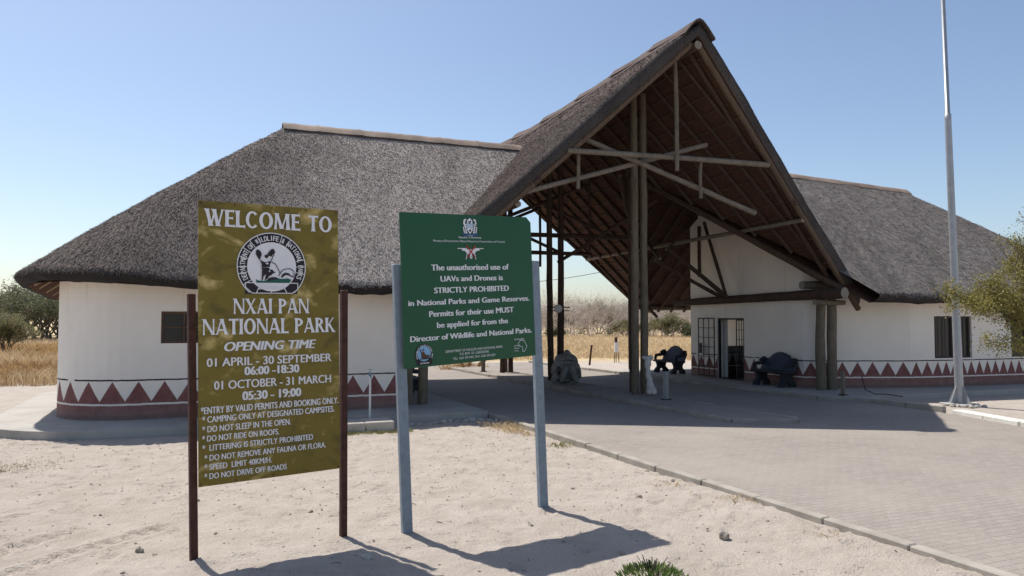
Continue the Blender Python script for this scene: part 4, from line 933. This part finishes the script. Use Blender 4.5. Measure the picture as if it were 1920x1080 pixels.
# standpipe and slab
tp = thing('standpipe', 'thin white water standpipe with tap in front of the left wall', 'tap', (-4.10, 15.4, 0))
x, y, _ = P(-7.32, -1.95); mb = MB(); mb.tube([(x, y, 0), (x, y, .98)], .022, 10); tp.location = (x, y, 0); tp['_base'] = (x, y, 0.0); mb.build('pipe', 'white_paint', tp)
mb = MB(); mb.tube([(x, y, .98), (x, y, 1.06)], [.03, .026], 10); mb.tube([(x, y - .02, 1.03), (x + .03, y - .12, 1.0), (x + .035, y - .13, .95)], .014, 8); mb.box((x, y, 1.10), (.07, .015, .015), .5); mb.build('tap', 'galvanised', tp)
mb = MB(); c = P(-7.55, -2.48, .10); mb.box(P(-7.83, -2.45, .06), (.5, .62, .24), AL, 0, .012); mb.box(P(-7.30, -2.45, .063), (.53, .62, .24), AL, 0, .012)
tag(mb.build('concrete_slab', 'concrete', loc=P(-7.55, -2.45, 0)), 'low pale concrete slab on the sand below the standpipe', 'slab')
# wall pipe on the left building
mb = MB(); mb.tube([P(-7.98, -.40, .92), P(-7.98, -.40, .30)], .022, 8); mb.tube([P(-7.98, -.40, .90), P(-8.5, -.40, .90)], .018, 8); tag(mb.build('drain_pipe', 'dark_plastic', lb), None)
# bollards
def bollard(a, b, h, label, mat='bollard_steel', s=.12, tilt=0.0):
    base = P(a, b, .14); t = thing('bollard', label, 'bollard', base, 'short square bollards'); mb = MB(); top = Vector(base) + Vector((tilt, 0, h)); d = top - Vector(base)
    sh = Matrix(((1, 0, d.x / d.z), (0, 1, 0), (0, 0, 1))) @ Matrix.Rotation(AL + R(25), 3, 'Z'); mb.box((Vector(base) + top) / 2, (s, s * .8, h), rot=sh, bev=.01); mb.build('post', mat, t)
    mb = MB(); mb.box((base[0], base[1], .178), (s * 1.5, s * 1.5, .016), AL); mb.build('base_plate', 'black_steel', t)
bollard(-.05, -1.4, .70, 'grey steel bollard on the island beside the white bone'); bollard(4.75, -2.2, .62, 'weathered bollard on the pavement right of the right timber posts', 'grey_wood', .11)
bollard(-.58, 9.5, .62, 'pale timber bollard beyond the green notice at the island far end', 'grey_wood', .13)
# bench
def bench(a, b, rz, label):
    """bench local: x along the seat, y towards the back; front at -y"""
    t = thing('stone_bench', label, 'bench', P(a, b, .15), 'stone benches by the gate'); t.rotation_euler = (0, 0, rz); t['_base'] = (0, 0, 0)
    mb = MB(); mb.box((0, -.02, .43), (1.42, .46, .07), 0, 0, .02); mb.build('seat', 'bench_stone', t)
    top = []; n = 28
    for i in range(n + 1):
        x = -.66 + 1.32 * i / n; e = abs(x) / .66; z = .80 + .16 * math.cos(min(1, e / .62) * math.pi / 2) ** .7 if e < .62 else .80 - .10 * (e - .62) / .38; z += .014 * math.cos(i * 2.4); top.append((x, z))
    mb = MB(); v = []
    for y0, y1 in ((.14, .24), (.21, .31)):
        v += [(x, y0 + (y1 - y0) * .0, .46) for x, z in top]; v += [(x, y1, z) for x, z in top]
    m_ = n + 1; f = []
    for i in range(n): f += [(i, i + 1, m_ + i + 1, m_ + i), (2 * m_ + i + 1, 2 * m_ + i, 3 * m_ + i, 3 * m_ + i + 1), (m_ + i, m_ + i + 1, 3 * m_ + i + 1, 3 * m_ + i)]
    f += [(0, m_, 3 * m_, 2 * m_), (m_ - 1, 3 * m_ - 1, 4 * m_ - 1, 2 * m_ - 1)]
    mb.add(v, f); mb.build('backrest', 'bench_back', t)
    mb = MB(); mb.tube([(x, .28, z - .01) for x, z in top], .032, 8); mb.build('back_trim', 'bench_stone', t)
    for sx in (-.52, .52):
        mb = MB()   # arched leg: two scrolls joined by an arch
        prof = [(-.27, 0), (-.10, 0), (-.10, .06), (-.07, .13), (0, .17), (.07, .13), (.10, .06), (.10, 0), (.28, 0), (.29, .09), (.24, .15), (.17, .21), (.17, .30), (.24, .395), (-.22, .395), (-.17, .30), (-.16, .21), (-.23, .15), (-.28, .09)]
        k_ = len(prof); v = [(sx - .06, y_, z_) for y_, z_ in prof] + [(sx + .06, y_, z_) for y_, z_ in prof]
        mb.add(v, [tuple(range(k_ - 1, -1, -1)), tuple(range(k_, 2 * k_))] + [(i, (i + 1) % k_, k_ + (i + 1) % k_, k_ + i) for i in range(k_)])
        for y_ in (-.19, .19): vv, ff = blob((sx, y_, .08), (.075, .085, .08), 3, .05); mb.add(vv, ff, 0, True)
        mb.build('leg', 'bench_stone', t)
        mb = MB()   # armrest carved as an animal: body, neck, head with muzzle and ears
        mb.tube([(sx * 1.22, .22, .66), (sx * 1.22, .0, .64), (sx * 1.22, -.14, .62), (sx * 1.22, -.18, .47)], [.055, .06, .055, .05], 10)
        for c_, r_ in (((sx * 1.22, .20, .76), (.075, .10, .08)), ((sx * 1.22, .10, .74), (.045, .07, .042)), ((sx * 1.22 - .055, .24, .80), (.022, .018, .022)), ((sx * 1.22 + .055, .24, .80), (.022, .018, .022))):
            vv, ff = blob(c_, r_, 5, .06); mb.add(vv, ff, 0, True)
        mb.build('armrest', 'bench_stone', t)
    return t
bench(5.42, 6.4, AL - R(90), 'stone bench with blue grey scalloped back standing past the corner of the gate wall'); bench(5.12, .72, AL - R(90), 'dark stone bench against the white wall right of the gate door'); bench(-5.35, 2.3, AL + R(90), 'dark bench seen behind the left timber posts under the green notice')
# remeshed organic forms
def organic(name, parts, mat, voxel, parent=None, loc=(0, 0, 0), smooth=6, carve=None):
    mb = MB()
    for c, r, rot in parts:
        v, f = IC3; q = (v * np.array(r)) @ np.array(Matrix.Rotation(R(rot[2]), 3, 'Z') @ Matrix.Rotation(R(rot[1]), 3, 'Y') @ Matrix.Rotation(R(rot[0]), 3, 'X')).T + np.array(c); mb.add(q, f)
    o = mb.build('tmp', mat); md = o.modifiers.new('r', 'REMESH'); md.mode = 'VOXEL'; md.voxel_size = voxel; sm = o.modifiers.new('s', 'SMOOTH'); sm.iterations = smooth; sm.factor = .6
    bpy.context.view_layer.update(); me = bpy.data.meshes.new_from_object(o.evaluated_get(bpy.context.evaluated_depsgraph_get())); bpy.data.objects.remove(o)
    v = np.array([q.co[:] for q in me.vertices])
    if carve is not None: v = carve(v)
    v += .016 * np.stack([vnoise(v[:, 0] * 14, v[:, 2] * 14, s_) for s_ in (1, 2, 3)], 1)
    me.vertices.foreach_set('co', v.ravel()); me.polygons.foreach_set('use_smooth', [True] * len(me.polygons)); me.update(); me.name = name
    if not me.materials: me.materials.append(M[mat])
    o = bpy.data.objects.new(name, me); C.objects.link(o); o.location = loc
    if parent is not None: o.parent = parent
    return o
sk = thing('elephant_skull', 'big weathered elephant skull resting on the island before the middle posts', 'skull', P(-.10, 3.75, .165)); sk.rotation_euler = (0, 0, R(4)); sk.scale = (.95, .95, .95)
def carve_sk(v):
    for cx_, cz_, rx_, rz2, dp in ((.06, .66, .24, .075, .20), (-.27, .40, .07, .13, .14), (.36, .36, .06, .11, .10)):
        r = ((v[:, 0] - cx_) / rx_) ** 2 + ((v[:, 2] - cz_) / rz2) ** 2; m = (v[:, 1] < .1); v[:, 1] += dp * np.exp(-r * r) * m
    return v
organic('cranium', [((-.14, .16, .66), (.24, .32, .26), (0, 0, 0)), ((.16, .16, .66), (.24, .32, .26), (0, 0, 0)), ((.02, .08, .80), (.20, .26, .14), (0, 0, 0)), ((.03, .0, .55), (.33, .26, .24), (0, 0, 0)), ((-.33, .10, .46), (.14, .26, .26), (0, 12, 0)), ((.38, .10, .40), (.11, .24, .28), (0, -14, 0)),
    ((-.12, -.16, .28), (.10, .15, .30), (20, 18, 0)), ((.22, -.16, .27), (.12, .16, .31), (20, -26, 0)), ((.05, -.02, .36), (.14, .15, .22), (0, 0, 0)), ((-.04, .16, .14), (.32, .20, .15), (0, 0, 0)), ((-.36, -.02, .20), (.10, .12, .20), (0, 24, 0)), ((-.20, -.10, .20), (.16, .05, .05), (0, -12, 0))], 'old_bone', .018, sk, carve=carve_sk, smooth=4)
for x, s_ in ((-.2, -1), (.34, 1)):
    mb = MB(); mb.tube([(x - s_ * .03, -.18, .16), (x + s_ * .06, -.30, .055), (x + s_ * .16, -.36, .03)], [.085, .075, .05], 12, wob=.1); mb.tube([(x + s_ * .155, -.36, .03), (x + s_ * .165, -.362, .03)], .03, 10, 1); mb.build('tusk_socket', ['old_bone', 'bone_dark'], sk)
mb = MB(); mb.box((-.28, .05, .06), (.34, .3, .12), .2, 0, .03); mb.box((.12, -.2, .03), (.3, .16, .06), -.2, 0, .02); mb.build('jaw_piece', 'bone_dark', sk)
s2 = thing('antelope_skull', 'small horned skull perched on top of the elephant skull', 'skull', (P(-.10, 3.75)[0] + .03, P(-.10, 3.75)[1] + .05, .165 + .83))
organic('cranium', [((0, 0, .09), (.10, .12, .09), (0, 0, 0)), ((.0, -.10, .04), (.06, .12, .05), (0, 0, 0)), ((-.08, -.02, .06), (.05, .05, .05), (0, 0, 0)), ((.08, -.02, .06), (.05, .05, .05), (0, 0, 0))], 'old_bone', .012, s2)
for x in (-.07, .05): mb = MB(); mb.tube([(x, .03, .14), (x - .03, .05, .22), (x - .035 if x < 0 else x + .02, .05, .30 if x < 0 else .2)], [.026, .02, .006], 8); mb.build('horn', 'bone_dark', s2)
bx_, by_, _ = P(.24, -.22); lg = organic('leg_bone', [((-.03, 0, .93), (.085, .08, .06), (0, 0, 0)), ((.055, 0, .95), (.075, .075, .065), (0, 0, 0)), ((-.10, .01, .955), (.06, .06, .05), (0, 0, 0)), ((-.02, 0, .80), (.085, .065, .16), (0, 4, 0)), ((-.01, 0, .58), (.066, .06, .22), (0, 2, 0)), ((.02, 0, .36), (.07, .062, .2), (0, -6, 0)), ((.05, 0, .20), (.105, .08, .16), (0, -8, 0)), ((.0, -.02, .09), (.07, .085, .09), (0, 0, 0)), ((.13, -.02, .10), (.075, .09, .10), (0, 0, 0)), ((.08, 0, .34), (.03, .05, .16), (0, -14, 0))], 'bone', .014, None, (bx_ - .03, by_ - .13, .165), 5)
tag(lg, 'tall white leg bone leaning against the central gate posts', 'bone')
# lamp between the middle posts
lp = thing('floodlight', 'small round floodlight clamped between the dark middle posts', 'lamp', P(.18, 4.8, 2.43)); c = np.array(P(.18, 4.8, 2.43)); mb = MB(); mb.tube([P(-.22, 4.86, 2.47), P(.60, 4.86, 2.47)], .018, 8); mb.tube([P(-.2, 4.86, 2.36), P(.58, 4.86, 2.36)], .014, 8); mb.build('bracket', 'black_steel', lp)
mb = MB(); q = np.array((-.35, -.9, -.1)); q /= np.linalg.norm(q); mb.tube([c - q * .12, c - q * .05, c + q * .03, c + q * .05], [.05, .10, .14, .14], 16); mb.tube([c + q * .051, c + q * .058], .125, 16, 1); mb.build('lamp_head', ['galvanised', 'white_paint'], lp)
# far posts and drum
mb = MB(); mb.log((3.50, 34.9, -.1), (3.62, 34.9, .92), .05, .045); tag(mb.build('fence_post', 'rusty_steel', loc=(3.5, 34.9, 0)), 'leaning rusty post standing alone on sand beyond the canopy', 'post')
dr = thing('drum_stand', 'small white drum with dark lid on a thin legged stand beyond the canopy', 'drum', (5.02, 37.0, 0)); mb = MB(); mb.tube([(5.02, 37, .50), (5.02, 37, .98)], .105, 14); mb.build('drum', 'white_paint', dr)
mb = MB(); mb.tube([(5.0, 37, .95), (5.0, 37, 1.02), (5.0, 37, 1.22)], [.09, .07, .075], 12); mb.build('lid', 'dark_wood', dr)
for k in range(3): t = R(90 + 120 * k); mb = MB(); mb.tube([(5.02 + .09 * math.cos(t), 37 + .09 * math.sin(t), .52), (5.02 + .13 * math.cos(t), 37 + .13 * math.sin(t), -.05)], .018, 6); mb.build('leg', 'black_steel', dr)
mb = MB(); mb.tube([(-3.2 + 9.4 * t, 29.0 + 2.5 * t, 3.35 + 1.25 * t - .35 * math.sin(math.pi * t)) for t in np.linspace(0, 1, 20)], .011, 5); tag(mb.build('overhead_cable', 'dark_plastic', loc=(-3.2, 29, 3.3)), 'thin dark cable strung across the sky beyond the canopy', 'cable')
mb = MB(); mb.tube([P(5.35, -2.25, .62), P(5.4, -2.3, .3), P(5.5, -2.5, .19), P(5.8, -2.6, .185), P(6.2, -2.75, .12)], .014, 6); tag(mb.build('loose_pipe', 'dark_plastic', loc=P(5.35, -2.25, .15)), 'thin dark pipe bent onto the pavement right of the weathered bollard', 'pipe')

# ------------------------------------------------------------------ vegetation
def rv(): 
    v = np.array([random.gauss(0, 1) for _ in range(3)]); return v / (np.linalg.norm(v) + 1e-9)
def grow(wood, tips, p, d, L, r, depth, spread=.6, up=.15, n=(2, 3), shrink=.72, sides=4, curv=.25):
    seg = 3; pts = [np.array(p, float)]; d = np.array(d, float)
    for i in range(seg):
        d = d + rv() * curv * .5 + np.array([0, 0, up * .3]); d /= np.linalg.norm(d); pts.append(pts[-1] + d * L / seg)
    wood.tube(pts, [r * (1 - .35 * i / seg) for i in range(seg + 1)], sides, cap=False)
    if depth == 0: tips += [(q, d) for q in pts[1:]]; return
    if depth <= 2: tips += [(pts[2], d), (pts[3], d)]
    for k in range(random.randint(*n)):
        e = d + rv() * spread; e[2] += up; e /= np.linalg.norm(e); grow(wood, tips, pts[-1] if k < 2 else pts[2], e, L * shrink * random.uniform(.8, 1.2), r * .62, depth - 1, spread, up, n, shrink, sides, curv)
def leaves(mb, tips, per, size, rad, m=0, keep=1.0):
    if not tips: return
    T = np.array([t[0] for t in tips]); n = int(len(T) * per * keep); c = T[rng.integers(0, len(T), n)] + rng.normal(0, rad, (n, 3))
    a = rng.normal(size=(n, 3)); a /= np.linalg.norm(a, axis=1, keepdims=True); b = rng.normal(size=(n, 3)); b = np.cross(a, b); b /= np.linalg.norm(b, axis=1, keepdims=True) + 1e-9
    s_ = size * rng.uniform(.6, 1.3, (n, 1)); v = np.stack([c - a * s_, c + b * s_ * .5, c + a * s_, c - b * s_ * .5], 1).reshape(-1, 3); mb.add(v, np.arange(n * 4).reshape(-1, 4).tolist(), m)
def copy_tree(src, loc, rz, sc, label=None):
    r_ = src.copy(); C.objects.link(r_); r_.location = loc; r_.rotation_euler = (0, 0, rz); r_.scale = sc
    if label: r_['label'] = label
    for ch in src.children: c = ch.copy(); C.objects.link(c); c.parent = r_
    return r_
def plant(name, label, cat, group, stems, depth, L, r, leaf, per, size, rad, wood_m, spread=.6, up=.15, n=(2, 3), keep=1.0, sides=3, lean=.5, shrink=.72):
    t = thing(name, label, cat, (0, 0, 0), group); wd = MB(); tips = []
    for s_ in range(stems):
        a = 2 * math.pi * s_ / stems + random.uniform(-.5, .5); d = np.array([math.cos(a) * lean * random.uniform(.4, 1.2), math.sin(a) * lean * random.uniform(.4, 1.2), 1.0]) if stems > 1 else np.array([random.uniform(-.1, .1), random.uniform(-.1, .1), 1.0]); d /= np.linalg.norm(d)
        grow(wd, tips, (math.cos(a) * .08 * (stems > 1), math.sin(a) * .08 * (stems > 1), -.1), d, L * random.uniform(.8, 1.2), r, depth, spread, up, n, shrink, sides)
    wd.build('trunk', wood_m, t)
    if leaf: lv = MB(); leaves(lv, tips, per, size, rad, 0, keep); lv.build('crown', leaf, t)
    return t, tips
# bare thorn bushes beyond the yard
G1 = 'thorn bushes in the belt beyond the grass'
bare, _ = plant('thorn_bush', 'bare grey twiggy thorn bush beyond the yellow grass under the canopy', 'bush', G1, 9, 4, 1.25, .036, 'bush_leaf', .15, .05, .14, 'twig', .75, .1, (2, 3), 1, 3, .8, .80)
olive, _ = plant('thorn_bush', 'olive leafy rounded bush among the bare bushes beyond the grass', 'bush', G1, 8, 4, .95, .045, 'bush_leaf', 5, .085, .16, 'twig', .75, .05, (3, 3), 1, 3, .9, .76)
green, _ = plant('thorn_bush', 'low dark green bush in front of the bare bushes beyond the grass', 'bush', G1, 7, 3, .8, .04, 'dark_leaf', 14, .10, .2, 'twig_dark', .8, .0, (3, 3), 1, 3, 1.0, .74)
src = {'b': bare, 'o': olive, 'g': green}; used = set(); k = 0
belt = [(x + random.uniform(-.8, .8), y + random.uniform(-2, 2), random.choice('bbbbbbbbbbbbbbbbbbo'), random.uniform(1.1, 1.4)) for y in (93, 101, 110, 121) for x in np.arange(.03 * y, .262 * y, 2.3)]
belt += [(13.2, 90, 'o', .7), (18.4, 89, 'o', 1.0), (20.6, 87, 'g', .75), (5.0, 89, 'g', .55)]
belt += [(x + random.uniform(-1, 1), 113 + random.uniform(-4, 4), random.choice('bbbo'), 1.5) for x in list(np.arange(-34, 2, 4.6)) + list(np.arange(31, 52, 4.6))]
for x, y, kind, s_ in belt:
    sc = (s_ * random.uniform(.95, 1.25), s_ * random.uniform(.95, 1.25), s_ * random.uniform(.85, 1.05)); q = src[kind]
    if kind not in used: used.add(kind); q.location = (x, y, 0); q.rotation_euler = (0, 0, random.uniform(0, 6)); q.scale = sc
    else: copy_tree(q, (x, y, 0), random.uniform(0, 6), sc)
# trees left of the building
G2 = 'trees beyond the grass left of the building'
dt, _ = plant('thorn_tree', 'dark green thorn tree with visible trunk beyond grass left of building', 'tree', G2, 3, 5, 1.5, .11, 'dark_leaf', 2.3, .080, .22, 'twig_dark', .62, .12, (2, 3), 1, 4, .45, .78)
spots = [(-.655 * 70, 70, 1.25), (-.640 * 74, 74, 1.3), (-.628 * 68, 68, 1.15), (-.612 * 72, 72, 1.3), (-.598 * 69, 69, 1.15), (-.583 * 73, 73, 1.2), (-.672 * 73, 73, 1.25), (-.663 * 84, 84, 1.45), (-.633 * 86, 86, 1.45), (-.606 * 85, 85, 1.4), (-.58 * 88, 88, 1.4), (-.648 * 98, 98, 1.6), (-.618 * 97, 97, 1.5), (-.59 * 99, 99, 1.6), (-.676 * 96, 96, 1.6)]
for i, (x, y, s_) in enumerate(spots):
    if i == 0: dt.location = (x, y, 0); dt.scale = (s_, s_, s_ * .72)
    else: copy_tree(dt, (x, y, 0), random.uniform(0, 6), (s_, s_, s_ * random.uniform(.6, .85)))
yb, _ = plant('thorn_bush', 'yellow green leafy bush nearest the frame edge left of the building', 'bush', None, 9, 4, 1.0, .04, 'bush_leaf', 6, .055, .13, 'twig_dark', .7, .12, (3, 3), 1, 3, .6, .76); yb.location = (-29.9, 45.5, 0); yb.scale = (.80, .80, .78)
# acacia at the right
random.seed(23); rng = np.random.default_rng(23)
ac = thing('acacia', 'fine leaved green acacia with thin arching twigs right of the flagpole', 'tree', (10.6, 13.7, 0)); wd = MB(); tips = []; top_tips = []
for tx, ty, tz, bare_ in ((7.85, 13.7, 2.62, 0), (8.1, 13.55, 2.4, 0), (8.5, 13.8, 2.2, 0), (8.4, 13.6, 2.75, 0), (8.75, 13.5, 2.0, 0), (8.95, 13.8, 1.85, 0), (9.1, 13.6, 1.75, 0), (9.1, 13.7, 2.35, 0), (9.15, 13.5, 2.8, 0), (9.0, 13.9, 3.1, 0), (9.5, 13.6, 1.9, 0), (9.5, 13.8, 2.6, 0), (9.3, 13.7, 2.0, 0), (9.7, 13.5, 3.2, 0), (10.2, 13.9, 2.8, 0), (11.2, 13.8, 2.6, 0), (11.6, 13.5, 2.2, 0), (10.9, 14.2, 3.2, 0), (8.9, 13.7, 3.7, 1), (9.3, 13.6, 4.0, 1), (9.7, 13.8, 4.2, 1), (8.6, 13.8, 3.4, 1)):
    b0 = np.array((10.6, 13.7, .9 + .12 * random.random())); T = np.array((tx, ty, tz)); B = b0 + (T - b0) * .68 + np.array((0, 0, .12)); m = b0 + (T - b0) * .34 + np.array((0, 0, .22))
    wd.tube([b0, m, B], [.03, .02, .013], 5, cap=False); d = T - B; d /= np.linalg.norm(d)
    grow(wd, top_tips if bare_ else tips, B, d, .36, .012, 3, .7, .02, (2, 3), .78, 4, .4)
for k in range(3): wd.log((10.6 + .1 * k, 13.7 - .08 * k, -.15), (10.6, 13.7, 1.05), .07, .045)
wd.build('trunk', 'bark', ac); lv = MB(); leaves(lv, [t for t in tips if t[0][2] > 1.5], 24, .022, .075); leaves(lv, top_tips, 3, .02, .05); lv.build('crown', 'tree_leaf', ac)
# green plant at the lower edge
gp = thing('succulent_shrub', 'small bright green shrub on the sand at the lower frame edge', 'plant', (1.13, 6.28, 0)); lv = MB()
for i in range(420):
    a = random.uniform(0, 6.28); r_ = random.random() ** .6 * .27; h = .16 * (1 - (r_ / .33) ** 2) * random.uniform(.6, 1.15) - .05; bx0 = np.array((1.13 + r_ * math.cos(a), 6.28 + r_ * math.sin(a), gz(1.13, 6.28) + h * .55)); d = np.array((math.cos(a) * (.2 + r_ * 3), math.sin(a) * (.2 + r_ * 3), 1.0)) + rv() * .35; d /= np.linalg.norm(d); sd = np.cross(d, rv()); sd /= np.linalg.norm(sd); L = random.uniform(.035, .085); w_ = random.uniform(.006, .012)
    nrm = np.cross(d, sd); lv.add([bx0, bx0 + d * L * .45 + sd * w_, bx0 + d * L * .55 - nrm * .006, bx0 + d * L * .45 - sd * w_, bx0 + d * L], [(0, 1, 2), (0, 2, 3), (1, 4, 2), (2, 4, 3)])
lv.build('foliage', 'succulent', gp); wd = MB()
for i in range(26): a = random.uniform(0, 6.28); r_ = random.uniform(.02, .2); wd.tube([(1.13, 6.28, 0), (1.13 + r_ * math.cos(a), 6.28 + r_ * math.sin(a), .15)], .004, 4)
wd.build('stem', 'bark', gp)
# grasses
def blades(mb, xs, ys, hmin, hmax, wd_, lean=.35, m=0):
    n = len(xs); z = ground_h(xs, ys) - .01; h = rng.uniform(hmin, hmax, n); an = rng.uniform(0, 6.28, n); le = rng.normal(0, lean, (n, 2)); wv = wd_ * rng.uniform(.6, 1.4, n)
    b = np.stack([xs, ys, z], 1); s_ = np.stack([np.cos(an) * wv, np.sin(an) * wv, 0 * an], 1); m1 = b + np.stack([le[:, 0] * h * .4, le[:, 1] * h * .4, h * .6], 1); t = b + np.stack([le[:, 0] * h, le[:, 1] * h, h * .95], 1)
    v = np.stack([b - s_, b + s_, m1 + s_ * .7, t, m1 - s_ * .7], 1).reshape(-1, 3); mb.add(v, np.arange(n * 5).reshape(-1, 5).tolist(), m)
mb = MB(); n = 30000; ys = 24 + 52 * rng.random(n) ** 1.3; xs = -ys * rng.uniform(.46, .74, n); k_ = (ys > 24.5 + 5 * (vnoise(xs * .25, ys * .25, 8) + .2)) & (vnoise(xs * .5, ys * .5, 12) > -.33); xs, ys = xs[k_], ys[k_]
red = vnoise(xs * .22, ys * .22, 40) > .12
blades(mb, xs[~red], ys[~red], .2, .6, .012, .4, 0); blades(mb, xs[red], ys[red], .2, .5, .014, .5, 1)
n = 46000; ys = 38 + 56 * rng.random(n) ** 1.2; xs = ys * rng.uniform(-.22, .32, n); k_ = ys > 40 + 4 * vnoise(xs * .3, ys * .3, 9); blades(mb, xs[k_], ys[k_], .12, .36, .014, .5, 0)
tag(mb.build('grass', ['dry_blade', 'red_blade']), kind='stuff')
mb = MB()
n = 1500; a_ = rng.uniform(-8.2, -6.7, n); b_ = -2.85 + rng.normal(0, .10, n); q = PA(a_, b_, 0 * a_); blades(mb, q[:, 0], q[:, 1], .02, .08, .003, .7, 1)
n = 1600; a_ = -14.2 + rng.normal(0, .25, n); b_ = rng.uniform(-2.2, 1, n); q = PA(a_, b_, 0 * a_); blades(mb, q[:, 0], q[:, 1], .02, .09, .004, .7, 1)
n = 1200; a_ = rng.normal(-13.2, .5, n); b_ = rng.normal(-4.2, .3, n); q = PA(a_, b_, 0 * a_); blades(mb, q[:, 0], q[:, 1], .015, .05, .003, .8, 1)
tag(mb.build('ground_cover', ['dry_blade', 'green_blade']), kind='stuff')
for i, (b, r_, nb, h) in enumerate(((-3.0, .14, 160, .16), (-3.4, .16, 220, .18), (-3.8, .13, 160, .15), (-4.3, .10, 90, .10), (-5.6, .10, 110, .13), (-8.8, .10, 50, .08), (-9.9, .12, 60, .09), (-11.4, .08, 40, .07))):
    x, y, _ = P(-4.92 - random.uniform(0, .15), b); mb = MB(); blades(mb, x + rng.normal(0, r_, nb), y + rng.normal(0, r_, nb), h * .4, h, .0035, .8, 1 if b == -5.6 else 0)
    o = mb.build('grass_tuft', ['dry_blade', 'green_blade']); tag(o, 'greenish dry tuft alone against the kerb' if b == -5.6 else 'straw coloured dry grass tuft growing against the left kerb', 'grass tuft', None if b == -5.6 else 'dry grass tufts along the left kerb')
for i, (x, y, h) in enumerate(((-1.95, 31.5, .7), (-2.5, 31.0, .4), (-1.5, 32.2, .35))):
    mb = MB(); nb = 200; blades(mb, x + rng.normal(0, .25, nb), y + rng.normal(0, .25, nb), h * .4, h, .012, .6, 0); o = mb.build('grass_tuft', ['red_blade' if i == 0 else 'dry_blade']); tag(o, 'rusty brown grass tuft on far sand under the green notice' if i == 0 else 'pale grass tuft on far sand beside the rusty brown tuft', 'grass tuft', None if i == 0 else 'pale tufts on the far sand')
for o in S.objects:
    if '_base' in o: del o['_base']
